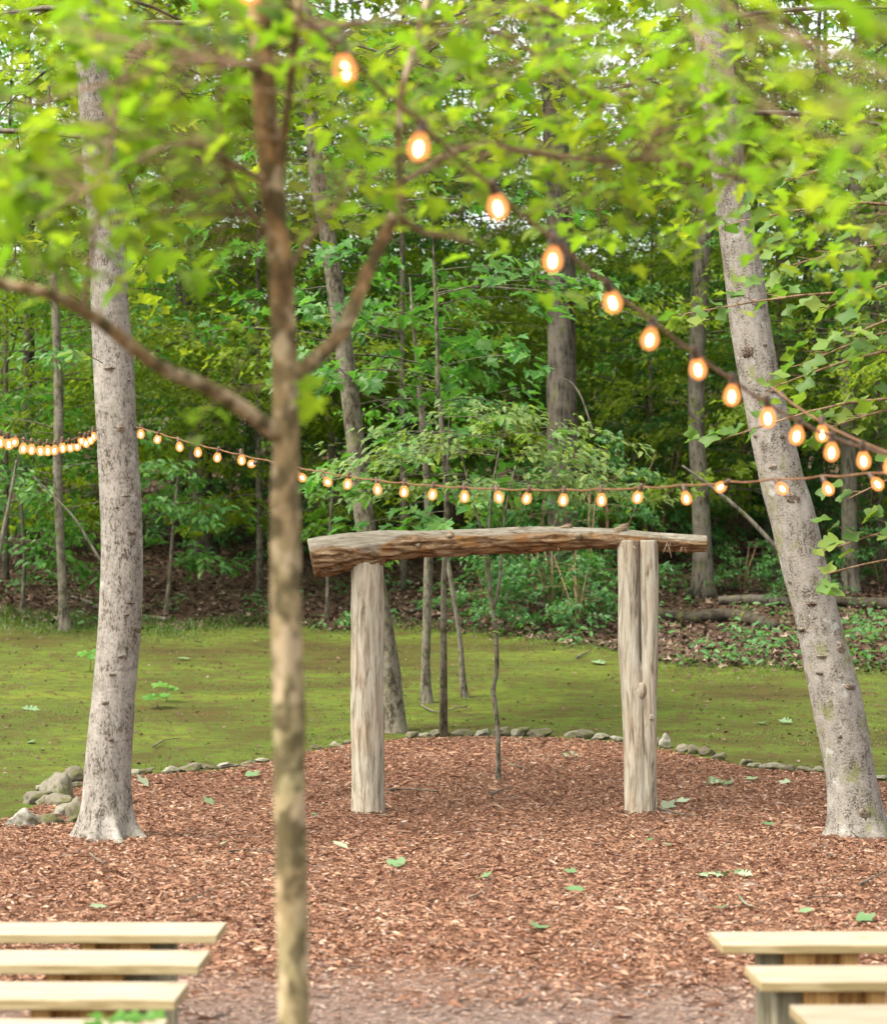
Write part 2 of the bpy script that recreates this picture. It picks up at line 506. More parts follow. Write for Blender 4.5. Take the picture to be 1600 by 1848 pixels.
def ground_mats():
    m, nt, out = newmat('mulch')
    v = mapped(nt, (1, 1, 1))
    n1 = noise(nt, mapped(nt, (1, 1.6, 1)), 48, 5, .75)
    n2 = noise(nt, v, 1.1, 3, .6)
    c = ramp(nt, n1, [(.3, (.08, .038, .024)), (.46, (.16, .078, .048)), (.6, (.25, .135, .085)), (.75, (.36, .24, .17))])
    c = mixc(nt, ramp(nt, n2, [(.4, (0, 0, 0)), (.7, (.35,) * 3)]), c, (.17, .095, .065))
    # trodden, greyer chips on the aisle in front of the first benches
    tc = nt.nodes.new('ShaderNodeTexCoord'); sx = nt.nodes.new('ShaderNodeSeparateXYZ')
    nt.links.new(tc.outputs['Object'], sx.inputs[0])
    ad = nt.nodes.new('ShaderNodeMath'); ad.operation = 'MULTIPLY_ADD'
    nt.links.new(noise(nt, v, 1.7, 4, .6), ad.inputs[0]); ad.inputs[1].default_value = 1.6
    nt.links.new(sx.outputs[1], ad.inputs[2])
    mr = nt.nodes.new('ShaderNodeMapRange'); mr.inputs[1].default_value = 10.4; mr.inputs[2].default_value = 11.6
    mr.inputs[3].default_value = .8; mr.inputs[4].default_value = 0
    nt.links.new(ad.outputs[0], mr.inputs[0])
    g = ramp(nt, n1, [(.3, (.10, .072, .058)), (.5, (.18, .135, .115)), (.7, (.27, .215, .19))])
    c = mixc(nt, mr.outputs[0], c, g)
    principled(nt, out, c, .95, bump(nt, n1, .9, .02), .1)

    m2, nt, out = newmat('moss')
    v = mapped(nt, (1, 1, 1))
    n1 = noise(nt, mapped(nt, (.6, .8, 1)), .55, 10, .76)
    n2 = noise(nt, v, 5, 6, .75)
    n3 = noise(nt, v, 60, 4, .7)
    c = ramp(nt, n1, [(.36, (.042, .034, .011)), (.44, (.060, .062, .012)), (.50, (.070, .097, .014)), (.57, (.092, .128, .016)), (.67, (.145, .170, .02))])  # dark stops: brown moss, plus dappled shade painted into the patches
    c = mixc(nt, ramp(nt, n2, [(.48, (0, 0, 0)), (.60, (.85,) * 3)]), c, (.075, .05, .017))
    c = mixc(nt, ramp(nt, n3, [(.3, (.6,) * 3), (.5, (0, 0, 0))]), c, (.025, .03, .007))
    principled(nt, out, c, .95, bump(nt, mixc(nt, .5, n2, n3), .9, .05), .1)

    m3, nt, out = newmat('leaf_mould')
    v = mapped(nt, (1, 1, 1))
    n1 = noise(nt, v, 16, 6, .75)
    n2 = noise(nt, v, 1.2, 4, .6)
    c = ramp(nt, n1, [(.3, (.02, .013, .008)), (.48, (.06, .036, .023)), (.62, (.12, .077, .053)), (.75, (.20, .145, .105))])
    c = mixc(nt, ramp(nt, n2, [(.5, (0, 0, 0)), (.75, (.6,) * 3)]), c, (.05, .07, .02))
    principled(nt, out, c, .95, bump(nt, n1, .8, .03), .1)
    return m, m2, m3
M_MULCH, M_MOSS, M_MOULD = ground_mats()

def tone_mat(name, stops, rough=.85, spec=.2):
    m, nt, out = newmat(name)
    a = nt.nodes.new('ShaderNodeAttribute'); a.attribute_name = 'tone'
    c = ramp(nt, a.outputs['Fac'], stops)
    principled(nt, out, c, rough, None, spec)
    return m
M_CHIP = tone_mat('bark_chip', [(0, (.105, .05, .031)), (.25, (.17, .083, .051)), (.5, (.238, .125, .076)), (.72, (.30, .175, .108)), (.85, (.37, .265, .19)), (1, (.21, .163, .14))])
M_LITTER = tone_mat('dry_leaf', [(0, (.02, .012, .008)), (.4, (.06, .037, .024)), (.75, (.125, .083, .058)), (1, (.25, .195, .15))])

def stone_mat():
    m, nt, out = newmat('field_stone')
    v = mapped(nt, (1, 1, 1))
    oi = nt.nodes.new('ShaderNodeObjectInfo')
    base = ramp(nt, oi.outputs['Random'], [(0, (.07, .06, .04)), (.5, (.14, .125, .095)), (1, (.27, .26, .225))])
    n1 = noise(nt, v, 9, 5, .65)
    n2 = noise(nt, v, 40, 4, .7)
    c = mixc(nt, ramp(nt, n2, [(.35, (.6,) * 3), (.6, (0, 0, 0))]), base, (.10, .09, .06))
    c = mixc(nt, ramp(nt, n1, [(.48, (0, 0, 0)), (.60, (.8,) * 3)]), c, (.06, .065, .015))
    principled(nt, out, c, .9, bump(nt, n2, .5, .01), .2)
    return m
M_STONE = stone_mat()

def plain(name, col, rough=.6, spec=.3):
    m, nt, out = newmat(name); principled(nt, out, col, rough, None, spec); return m
M_CORD = plain('cord_rubber', (.13, .06, .025), .5)
M_SOCKET = plain('socket_plastic', (.06, .035, .02), .5)

def emis(name, col, st):
    m, nt, out = newmat(name)
    e = nt.nodes.new('ShaderNodeEmission'); e.inputs[0].default_value = tuple(col) + (1,); e.inputs[1].default_value = st
    nt.links.new(e.outputs[0], out.inputs[0]); return m
M_FIL = emis('filament_glow', (1.0, .66, .34), 16.0)
def glass_mat():
    m, nt, out = newmat('amber_glass')
    e = nt.nodes.new('ShaderNodeEmission'); e.inputs[0].default_value = (1.0, .37, .115, 1); e.inputs[1].default_value = .47
    t = nt.nodes.new('ShaderNodeBsdfTransparent'); t.inputs[0].default_value = (1, .93, .85, 1)
    mx = nt.nodes.new('ShaderNodeMixShader'); mx.inputs[0].default_value = .7
    nt.links.new(t.outputs[0], mx.inputs[1]); nt.links.new(e.outputs[0], mx.inputs[2])
    nt.links.new(mx.outputs[0], out.inputs[0])
    m.cycles.emission_sampling = 'NONE'
    return m
M_GLASS = glass_mat()

# ------------------------------------------------------------------ the setting: ground, lawn, mulch bed
def sheet(name, xs, ys_of, nv, dz, mat, label_kind='structure', under=None):
    """grid of columns; ys_of(x) -> (y0, y1)"""
    nx = len(xs)
    V = np.zeros((nx, nv, 3))
    for i, x in enumerate(xs):
        y0, y1 = ys_of(x)
        V[i, :, 0] = x; V[i, :, 1] = y0 + (y1 - y0) * np.linspace(0, 1, nv)
    V[..., 2] = H(V[..., 0], V[..., 1]) + (dz if under is None else under(V[..., 0], V[..., 1]))
    i = np.arange(nx - 1)[:, None] * nv; j = np.arange(nv - 1)[None]
    q = np.stack([i + j, i + nv + j, i + nv + j + 1, i + j + 1], -1).reshape(-1, 4)
    o = link(name, mesh(name, V.reshape(-1, 3), q, mat, smooth=True))
    return tag(o, kind=label_kind)

# the stone edge of the bed, and the far edge of the lawn, as ground points
edge_px = [(-150, 1530), (10, 1494), (60, 1462), (110, 1428), (150, 1402), (240, 1394), (330, 1390), (420, 1381), (500, 1366), (560, 1351), (640, 1338), (740, 1328),
           (870, 1325), (970, 1325), (1100, 1334), (1190, 1348), (1280, 1366), (1350, 1381), (1480, 1392), (1600, 1408), (1750, 1430)]
EDGE = np.array([gp(*p) for p in edge_px])
EDGE = EDGE[np.argsort(EDGE[:, 0])]
def bed_edge(x):
    if x < EDGE[0, 0]: return EDGE[0, 1] - .1 * (EDGE[0, 0] - x)
    if x > EDGE[-1, 0]: return EDGE[-1, 1] - .1 * (x - EDGE[-1, 0])
    return float(np.interp(x, EDGE[:, 0], EDGE[:, 1]))
lawn_px = [(-200, 1108), (0, 1112), (120, 1122), (320, 1132), (450, 1128), (620, 1132), (760, 1130), (900, 1142), (1060, 1160), (1200, 1196), (1400, 1204), (1600, 1208), (1800, 1210)]
LAWN = np.array([gp(*p) for p in lawn_px])
LAWN = LAWN[np.argsort(LAWN[:, 0])]
def lawn_edge(x):
    return float(np.interp(x, LAWN[:, 0], LAWN[:, 1])) + .35 * float(vnoise(x * 1.3, 2.2, 0, 4))
LAWN_Y = np.array([lawn_edge(x) for x in np.linspace(-15, 15, 301)])
BED_Y = np.array([bed_edge(x) for x in np.linspace(-15, 15, 301)])
def lawn_v(x): return np.interp(x, np.linspace(-15, 15, 301), LAWN_Y)
def bed_v(x): return np.interp(x, np.linspace(-15, 15, 301), BED_Y)

def g_under(x, y):
    return -.07 * np.clip((lawn_v(x) - y) / .8 + .3, 0, 1) + .012 * fbm(x * 4, y * 4, 0, 2, 3)
xs = np.concatenate([np.linspace(-160, -16, 30), np.linspace(-15, 15, 121), np.linspace(16, 160, 30)])
gx = []
V = np.zeros((len(xs), 330, 3))
yy = np.concatenate([np.linspace(-60, 30, 90), np.linspace(30.2, 62, 180), np.linspace(63, 390, 60)])
V[..., 0] = xs[:, None]; V[..., 1] = yy[None]
V[..., 2] = H(V[..., 0], V[..., 1]) + g_under(V[..., 0], V[..., 1])
i = np.arange(len(xs) - 1)[:, None] * 330; j = np.arange(329)[None]
q = np.stack([i + j, i + 330 + j, i + 331 + j, i + j + 1], -1).reshape(-1, 4)
tag(link('ground', mesh('ground', V.reshape(-1, 3), q, M_MOULD, smooth=True)), kind='structure')
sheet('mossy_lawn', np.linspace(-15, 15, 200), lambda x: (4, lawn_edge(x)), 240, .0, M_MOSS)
MOUND = [(at(664, 1476, 18.9)[0], 18.9, .17), (at(1157, 1476, 18.9)[0], 18.9, .16), (at(195, 1519, 16.9)[0], 16.9, .36), (at(1546, 1512, 17.1)[0], 17.1, .30), (gp(900, 1432)[0], 21.2, .08)]
def m_up(x, y):
    r = np.clip((bed_v(x) - y) / .5, 0, 1)
    return sum(.018 * np.exp(-np.clip(np.hypot(x - mx, y - my) - mr, 0, None) / .10) for mx, my, mr in MOUND) - .03 + .045 * r + .02 * r * fbm(x * 1.8 + y * 1.2, y * 1.8 - x * 1.2, .4, 3, 21)
sheet('mulch_bed', np.linspace(-9, 9, 180), lambda x: (3.5, bed_edge(x)), 220, .012, M_MULCH, under=m_up)
def HM(x, y): return H(x, y) + m_up(x, y)

# loose bark chips, nobody could count them
DARK_SPOT = gp(838, 1506)           # centre of a small patch of darker chips
def chips(n):
    y = 7.5 + (27.0 - 7.5) * np.sqrt(rng.random(n) * .95 + .05 * rng.random(n))
    y = rng.uniform(7.2 ** 1.5, 26.5 ** 1.5, n) ** (1 / 1.5)
    x = rng.uniform(-1, 1, n) * (.19 * y + .5)
    ok = y < bed_v(x) - .02
    x, y = x[ok], y[ok]; n = len(x)
    pale = np.clip(1 - (y + .8 * vnoise(x * 1.7, y * 1.7, 0, 8) - 10.1) / .9, 0, 1)
    L = rng.lognormal(math.log(.023), .5, n).clip(.009, .09) * (1 - .35 * pale); W = L * rng.uniform(.16, .5, n)
    W = np.minimum(W, .022)
    long_ = rng.random(n) < .03
    L = np.where(long_, rng.uniform(.06, .15, n), L); W = np.where(long_, rng.uniform(.003, .008, n), W)
    yaw = rng.uniform(0, 2 * PI, n); pit = rng.normal(0, .24, n) ; rol = rng.normal(0, .4, n)
    pit *= (1 - .7 * pale); rol *= (1 - .7 * pale)
    d = np.stack([np.cos(yaw) * np.cos(pit), np.sin(yaw) * np.cos(pit), np.sin(pit)], 1)
    up = np.stack([np.sin(rol) * np.sin(yaw), -np.sin(rol) * np.cos(yaw), np.cos(rol)], 1)
    b = np.cross(up, d); b /= np.linalg.norm(b, axis=1)[:, None]
    nn = np.cross(d, b)
    P = np.stack([x, y, HM(x, y) + .004 + rng.uniform(0, .012, n) * (1 - .6 * pale)], 1)
    th = L * rng.uniform(.02, .12, n)
    j = rng.uniform(.15, .5, (n, 2))
    V = np.stack([P - d * L[:, None] / 2, P + d * L[:, None] * (j[:, :1] - .3) - b * W[:, None] / 2 + nn * th[:, None], P + d * L[:, None] / 2,
                  P - d * L[:, None] * (j[:, 1:] - .3) + b * W[:, None] / 2 + nn * th[:, None]], 1).reshape(-1, 3)
    t = np.array([(0, 1, 2), (0, 2, 3)])
    T = (t[None] + (np.arange(n) * 4)[:, None, None]).reshape(-1, 3)
    tone = (rng.beta(1.7, 1.9, n) * .88)
    tone = np.clip(tone + .20 * fbm(x * 1.0 + y * .62, y * .85 - x * .74, .4, 3, 55) - .35 * np.exp(-(((x - DARK_SPOT[0]) / .22) ** 2 + ((y - DARK_SPOT[1]) / .3) ** 2)), 0, .88)
    odd = rng.random(n)
    tone = np.where(odd < .10, rng.uniform(.8, 1, n), tone)
    tone = np.where(rng.random(n) < pale * .8, rng.uniform(.92, 1.0, n), tone)
    o = link('bark_chips', mesh('bark_chips', V, T, M_CHIP, np.repeat(tone, 4)))
    tag(o, 'reddish brown shredded bark chips covering the bed under the arch', 'mulch', kind='stuff')
chips(520000)

# dry leaves on the bank behind the lawn
def litter(n):
    y = rng.uniform(27, 58, n); x = rng.uniform(-1, 1, n) * (.2 * y + 1)
    ok = y > lawn_v(x) - .3 + rng.normal(0, .25, n)
    x, y = x[ok], y[ok]; n = len(x)
    a = rng.uniform(0, 2 * PI, n)
    d = np.stack([np.cos(a), np.sin(a), rng.normal(0, .25, n)], 1)
    nr = np.stack([rng.normal(0, .4, n), rng.normal(-.1, .4, n), np.ones(n)], 1)
    P = np.stack([x, y, H(x, y) + rng.uniform(.0, .045, n)], 1)
    V, T, k = leaf_field(P, d, nr, rng.uniform(.06, .14, n), STAR, .5, -.1)
    o = link('dry_leaf_litter', mesh('dry_leaf_litter', V, T, M_LITTER, np.repeat(rng.beta(2, 2, n), k)))
    tag(o, 'dry brown leaf litter on the bank behind the mossy lawn', 'leaf litter', kind='stuff')
litter(60000)

# grass and herbs on the lawn and along its far edge
def grass(n):
    y = rng.uniform(19, 40, n); x = rng.uniform(-1, 1, n) * (.2 * y + .6)
    dl = lawn_v(x) - y
    patch = vnoise(x * .9, y * .9, 0, 31)
    leftb = np.clip((-x - 2.2) / 1.0, 0, 1) * np.clip(1 - dl / 2.2, 0, 1)
    ok = (y > bed_v(x) + .05) & (dl > -.7) & (rng.random(n) < np.clip(.16 + .5 * patch + .8 * np.clip(1 - dl / 1.2, 0, 1) + leftb, .05, 1))
    x, y, dl, leftb, patch = [v[ok] for v in (x, y, dl, leftb, patch)]; n = len(x)
    hgt = rng.uniform(.010, .032, n) + .06 * np.clip(1 - dl / 1.2, 0, 1) * rng.random(n) + .07 * leftb * rng.random(n)
    a = rng.uniform(0, 2 * PI, n); lean = rng.uniform(.2, .9, n)
    P = np.stack([x, y, H(x, y) - .004], 1)
    side = np.stack([np.cos(a), np.sin(a), 0 * a], 1) * (.003 + .05 * hgt)[:, None]
    tip = P + np.stack([-np.sin(a) * lean * hgt, np.cos(a) * lean * hgt, hgt], 1)
    V = np.stack([P - side, P + side, tip], 1).reshape(-1, 3)
    T = np.arange(3 * n).reshape(-1, 3)
    o = link('short_grass', mesh('short_grass', V, T, L_GRASS, np.repeat(rng.beta(2, 2, n), 3)))
    tag(o, 'short green grass and moss growing on the lawn behind the stone edging', 'grass', kind='stuff')
grass(260000)

def debris(n):
    y = rng.uniform(20, 36, n); x = rng.uniform(-1, 1, n) * (.19 * y + .4)
    ok = (y > bed_v(x) + .1) & (y < lawn_v(x))
    x, y = x[ok], y[ok]; n = len(x)
    a = rng.uniform(0, 2 * PI, n)
    d = np.stack([np.cos(a), np.sin(a), rng.normal(0, .2, n)], 1)
    nr = np.stack([rng.normal(0, .4, n), rng.normal(-.2, .4, n), np.ones(n)], 1)
    P = np.stack([x, y, H(x, y) + rng.uniform(.004, .03, n)], 1)
    V, T, k = leaf_field(P, d, nr, rng.uniform(.02, .07, n), DIA, .4, 0)
    o = link('lawn_litter', mesh('lawn_litter', V, T, M_LITTER, np.repeat(rng.uniform(.3, .85, n), k)))
    tag(o, 'scattered petals and small dry leaves lying on the mossy lawn', 'leaf litter', kind='stuff')
debris(2600)

def herbs(n):
    """low seedlings along the foot of the bank"""
    y = rng.uniform(30, 50, n); x = rng.uniform(-1, 1, n) * (.2 * y + .6)
    pz = vnoise(x * .8, y * .6, 0, 41) + .5 * vnoise(x * 2.4, y * 2, 0, 43)
    ok = (y > lawn_v(x) - .5) & (pz > .12 + .3 * np.clip((y - lawn_v(x)) / 8, 0, 1) - .3 * np.clip(1 - np.abs(y - lawn_v(x)) / .9, 0, 1))
    x, y = x[ok], y[ok]; n = len(x)
    k = 6
    x = np.repeat(x, k) + rng.normal(0, .07, n * k); y = np.repeat(y, k) + rng.normal(0, .07, n * k); n = n * k
    a = rng.uniform(0, 2 * PI, n)
    d = np.stack([np.cos(a), np.sin(a), rng.normal(-.1, .25, n)], 1)
    nr = np.stack([rng.normal(0, .35, n), rng.normal(-.35, .35, n), np.ones(n)], 1)
    P = np.stack([x, y, H(x, y) + rng.uniform(.03, .24, n)], 1)
    V, T, kk = leaf_field(P, d, nr, rng.uniform(.07, .14, n), ELL, .3, .25)
    o = link('woodland_herbs', mesh('woodland_herbs', V, T, L_DARK, np.repeat(rng.beta(2.4, 1.8, n), kk)))
    tag(o, 'low green seedlings and ferns covering the foot of the leafy bank', 'ground cover', kind='stuff')
herbs(2200)

# ------------------------------------------------------------------ benches
def side_shade(o):
    # olive seat sides with shade painted in, darker than the sky-lit top
    o.data.materials.append(M_SIDE_SHADE)
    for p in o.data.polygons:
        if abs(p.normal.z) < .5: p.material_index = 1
def bench(p_end, dirx, length, rot, sx, label, two=False, inset=.11):
    """p_end: front corner of the aisle end of the seat; dirx = -1 runs left, +1 runs right"""
    b = empty('bench', (p_end[0], p_end[1], 0), label, 'bench', 'plank benches either side of the aisle', rot)
    D, T, ZT = .36, .031, .43
    cx = dirx * length / 2
    if two:
        for k in (0, 1):
            g = Geo(); g.box((0, 0, 0), (length, D / 2 - .002, T))
            o = link('seat_plank', g.mesh('seat_plank', M_SEAT), b, (cx, D * (.25 + .5 * k), ZT - T / 2)); side_shade(o); bevel_obj(o, .003)
    else:
        g = Geo(); g.box((0, 0, 0), (length, D, T))
        o = link('seat_plank', g.mesh('seat_plank', M_SEAT), b, (cx, D / 2, ZT - T / 2)); side_shade(o); bevel_obj(o, .003)
    zt = ZT - T - .001
    tuck = 0.0
    for base in (inset, length - .11 - .42):
        def lb(nm, x0, x1, y0, y1, z0, z1, mat):
            g = Geo(); g.box((0, 0, 0), (x1 - x0, y1 - y0, z1 - z0))
            o = link(nm, g.mesh(nm, mat), b, (dirx * (x0 + x1) / 2, (y0 + y1) / 2, (z0 + z1) / 2)); bevel_obj(o, .003)
        lb('leg', base - .05 + tuck, base + .035, .10, .185, -.05, zt, M_LEGP)
        lb('plank_leg', base + .037, base + .145, .06, .30, -.05, zt, M_LEG)
        lb('plank_leg', base + .235, base + .295, .06, .30, -.05, zt, M_LEG)
        lb('bearer', base + .147, base + .233, .12, .16, zt - .14, zt, M_LEG)
    return b
def bench_at(px, py, dirx, rot, label, two=False, inset=.11):
    d = F * (CAM_H - .43) / (py - 1100)
    bench(((px - 800) / F * d, d), dirx, 2.6, rot, 1, label, two, inset)
ROT = .0
bench_at(393, 1684, -1, -.012, 'pale pine bench left of the aisle, farthest back, seat of two joined planks', True, .21)
bench_at(361, 1738, -1, -.014, 'pale pine bench left of the aisle, second one counting from the arch', False, .22)
bench_at(319, 1800, -1, -.016, 'pale pine bench left of the aisle, third one counting from the arch', False, .15)
bench_at(276, 1873, -1, -.018, 'pale pine bench at bottom left, only a strip in view behind green leaves')
bench_at(1300, 1702, 1, .02, 'pale pine bench right of the aisle with a knot, nearest to the arch', False, .19)
bench_at(1369, 1768, 1, .02, 'pale pine bench right of the aisle with a grey post leg showing, middle one')
bench_at(1456, 1845, 1, .02, 'pale pine bench at bottom right corner, closest to the camera')

# ------------------------------------------------------------------ the log arch
YA = 18.9
S_A = YA / F
base_l = at(664, 1476, YA); base_r = at(1157, 1478, YA)
ga = Hs(0, YA)
arch = empty('wedding_arch', (at(910, 1476, YA)[0], YA, ga), 'rustic cedar log arch of two posts and a bowed crossbeam standing on mulch', 'arch')
ORA = np.array([arch.location.x, YA, ga])

def log_mesh(name, P, R, n, mat, rough=.05, seed=0, fold=None, ell=None, along=6.0, end_jag=0):
    P = np.asarray(P); T, Nn, B = frames(P)
    m = len(P)
    d = np.concatenate([[0], np.cumsum(np.linalg.norm(np.diff(P, axis=0), axis=1))])
    th = np.arange(n) / n * 2 * PI
    ct, st = np.cos(th)[None], np.sin(th)[None]
    rr = np.asarray(R)[:, None] * np.ones((1, n))
    if ell is not None: rr = ell(np.arange(m), d, th)
    tw = d[:, None] * .25
    c2, s2 = np.cos(th[None] + tw), np.sin(th[None] + tw)
    groove = fbm(c2 * 5 + 10, s2 * 5 + 10, d[:, None] * 1.3 + 0 * th[None], 4, seed)
    lump = fbm(ct * 1.1 + 3 + 0 * d[:, None], st * 1.1 + 3 + 0 * d[:, None], d[:, None] * along * .35, 3, seed + 5)
    rr = rr * (1 + rough * groove * 2.0 + rough * 1.4 * lump)
    V, q, t = tube(P, 1, n, True, 0, rr)
    return V, q, t

def eye_log(px_list, Y, n):
    pts = []; rad = []
    for x, top, bot in px_list:
        p = at(x, (top + bot) / 2, Y); pts.append(p); rad.append((bot - top) / 2 * Y / F)
    pts = np.array(pts); C = np.hstack([pts, np.array(rad)[:, None]])
    C = resample(C, n)
    return C[:, :3], C[:, 3]

# crossbeam
P, R = eye_log([(561, 975, 1036), (600, 967, 1029), (650, 961, 1020), (700, 958, 1013), (760, 959, 1006), (850, 955, 999), (960, 950, 993), (1050, 952, 990), (1110, 954, 991), (1180, 960, 993), (1240, 964, 996), (1275, 967, 996)], YA, 150)
P[:, 1] += np.linspace(-.06, .05, len(P))
V, q, t = log_mesh('beam', P, R, 72, W_BEAM, .085, 3)
# weathered, bark-free wood along the top and front shoulder; shaggy bark elsewhere
ax = np.repeat(P, 72, axis=0); rr_ = np.repeat(R, 72)
W = V[:len(ax)]
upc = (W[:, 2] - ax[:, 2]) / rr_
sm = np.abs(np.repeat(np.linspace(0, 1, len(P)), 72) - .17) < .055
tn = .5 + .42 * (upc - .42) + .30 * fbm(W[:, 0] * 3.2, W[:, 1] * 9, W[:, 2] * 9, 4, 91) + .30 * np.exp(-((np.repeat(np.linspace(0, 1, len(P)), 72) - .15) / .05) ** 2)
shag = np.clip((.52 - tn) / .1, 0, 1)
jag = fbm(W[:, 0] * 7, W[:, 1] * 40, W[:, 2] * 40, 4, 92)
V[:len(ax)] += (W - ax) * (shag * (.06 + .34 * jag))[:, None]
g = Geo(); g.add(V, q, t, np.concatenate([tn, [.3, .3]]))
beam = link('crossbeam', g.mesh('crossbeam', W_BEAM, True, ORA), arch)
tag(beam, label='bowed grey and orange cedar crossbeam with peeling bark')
# knots and peeling strips on the beam
def knob(px, py, r, name, parent, mat, dy=-.1, flat=.7):
    c = at(px, py, YA + dy)
    P = np.array([c + np.array([0, .06 - .12 * k / 5 , 0]) for k in range(6)])
    V, q, t = tube(P, r * np.array([1.0, 1.05, 1.0, .9, .65, .25]), 14, True)
    V = V + (fbm(V[:, 0:1] * 30, V[:, 1:2] * 30, V[:, 2:3] * 30, 2, 2)) * r * .5
    gg = Geo(); gg.add(V, q, t)
    return link(name, gg.mesh(name, mat, True, ORA), parent)
def up_knob(px, py, r, h):
    c = at(px, py, YA)
    P = np.array([c + np.array([.004 * k * k, 0, -.05 + (h + .05) * k / 5]) for k in range(6)])
    V, q, t = tube(P, r * np.array([1.5, 1.35, 1.15, 1.0, .9, .55]), 14, True)
    V = V + fbm(V[:, 0:1] * 25, V[:, 1:2] * 25, V[:, 2:3] * 25, 2, 2) * r * .4
    gg = Geo(); gg.add(V, q, t)
    return link('knot', gg.mesh('knot', W_BEAM, True, ORA), beam)
up_knob(1110, 956, .032, .035)
up_knob(1008, 953, .03, .02)
knob(755, 985, .035, 'knot', beam, W_BEAM, -.09)
knob(1043, 968, .028, 'knot', beam, W_BEAM, -.075)
knob(812, 967, .035, 'knot', beam, W_BEAM, -.08)
def strip(x0, y0, x1, y1, wd, dy=-.1):
    a, b = at(x0, y0, YA + dy), at(x1, y1, YA + dy - .015)
    m = (a + b) / 2 + np.array([0, -.015, 0])
    gg = Geo(); gg.tube(resample(np.array([a, m, b]), 5), wd * np.array([.6, 1, 1, .8, .2]), 5)
    link('bark_strip', gg.mesh('bark_strip', W_BEAM, False, ORA), beam)
for s in [(1189, 962, 1189, 981, .004), (1205, 976, 1196, 998, .006), (1203, 976, 1211, 1006, .005), (1208, 972, 1209, 988, .004), (1122, 980, 1125, 992, .004), (1143, 985, 1147, 995, .006),
          (1230, 987, 1226, 998, .004), (1120, 970, 1115, 980, .004), (584, 1018, 581, 1038, .007), (590, 1020, 586, 1036, .006), (615, 1026, 592, 1031, .007), (630, 1018, 604, 1028, .005), (746, 988, 745, 1003, .004), (1007, 988, 1008, 996, .003), (1181, 976, 1180, 986, .003), (1236, 990, 1238, 999, .003), (690, 1008, 668, 1016, .006)]:
    strip(*s)

# left post
zt = at(664, 1016, YA)[2]
pz = np.linspace(-.08, zt - ga, 130)
def post_pts(xb, xt):
    return np.stack([np.interp(pz, [pz[0], pz[-1]], [at(xb, 1476, YA)[0], at(xt, 1010, YA)[0]]), np.full(len(pz), YA), pz + ga], 1)
P = post_pts(664, 662)
R = (29 + 1.5 * np.exp(-(pz + .05) / .12)) * S_A * np.ones(len(pz))
V, q, t = log_mesh('post', P, R, 64, W_POST, .045, 11)
g = Geo(); g.add(V, q, t)
o = link('post', g.mesh('post', W_POST, True, ORA), arch); o['label'] = 'single thick round post with a frayed foot'
# right post: two stems grown together, cleft in front, one foot
zt2 = at(1157, 975, YA)[2]
pz = np.linspace(-.08, zt2 - ga, 140)
P = np.stack([np.interp(pz, [0, .5, 1.0, pz[-1]], [at(x, 1400, YA)[0] for x in (1156.5, 1157, 1155.5, 1153)]), np.full(len(pz), YA), pz + ga], 1)
def cleft(idx, d, th):
    zz = pz
    c = np.interp(zz, [0, .6, 1.0, 1.3, 2.3], [.030, .036, .05, .066, .070])[:, None]
    a = np.interp(zz, [0, .6, 1.0, 1.3, 2.3], [.092, .094, .092, .088, .087])[:, None]
    T, Nn, B = frames(P)
    # angle measured from +X: N axis is +X here
    out = []
    for sgn, k in ((1, .92), (-1, 1.06)):
        cc, aa = c * sgn, a * k
        disc = aa ** 2 - (cc * np.sin(th)[None]) ** 2
        r = cc * np.cos(th)[None] + np.sqrt(np.clip(disc, 0, None))
        out.append(np.where(disc > 0, r, 0))
    r = np.maximum(out[0], out[1])
    dk = np.clip((zz - 1.12) / .12, 0, 1)[:, None]
    ang = np.abs(np.abs(th - PI)[None] % PI - PI / 2)
    r = r * (1 - .62 * dk * np.exp(-(ang / .11) ** 2))
    return np.maximum(r, .02)
V, q, t = log_mesh('post', P, np.ones(len(pz)), 112, W_POST, .035, 23, ell=cleft)
g = Geo(); g.add(V, q, t)
post2 = link('post', g.mesh('post', W_POST, True, ORA), arch); post2['label'] = 'double stemmed post with a dark cleft and a round knot'
def post_knot(px, py, r, dy):
    c = at(px, py, YA + dy)
    u = np.linspace(0, PI, 8); vv = np.arange(16) / 16 * 2 * PI
    V = np.array([[c[0] + r * .9 * math.sin(a) * math.cos(b), c[1] - .34 * r * math.cos(a), c[2] + r * 1.15 * math.sin(a) * math.sin(b)] for a in u for b in vv])
    V += fbm(V[:, 0:1] * 22, V[:, 1:2] * 22, V[:, 2:3] * 22, 2, 6) * r * .3
    q = np.array([[i*16+j, i*16+(j+1) % 16, (i+1)*16+(j+1) % 16, (i+1)*16+j] for i in range(7) for j in range(16)])
    gg = Geo(); gg.add(V, q)
    link('knot', gg.mesh('knot', W_POST, True, ORA), post2)
post_knot(1155, 1246, .056, -.08)
post_knot(1176, 1294, .022, -.09)

# ------------------------------------------------------------------ big trunks
def trunk_trace(px_list, Y, n, top_extra=None):
    """px_list: (y, x_left, x_right) from base upward"""
    C = []
    for y, a, b in px_list:
        p = at((a + b) / 2, y, Y); C.append([*p, (b - a) / 2 * Y / F])
    C = np.array(C)
    return resample(C, n)

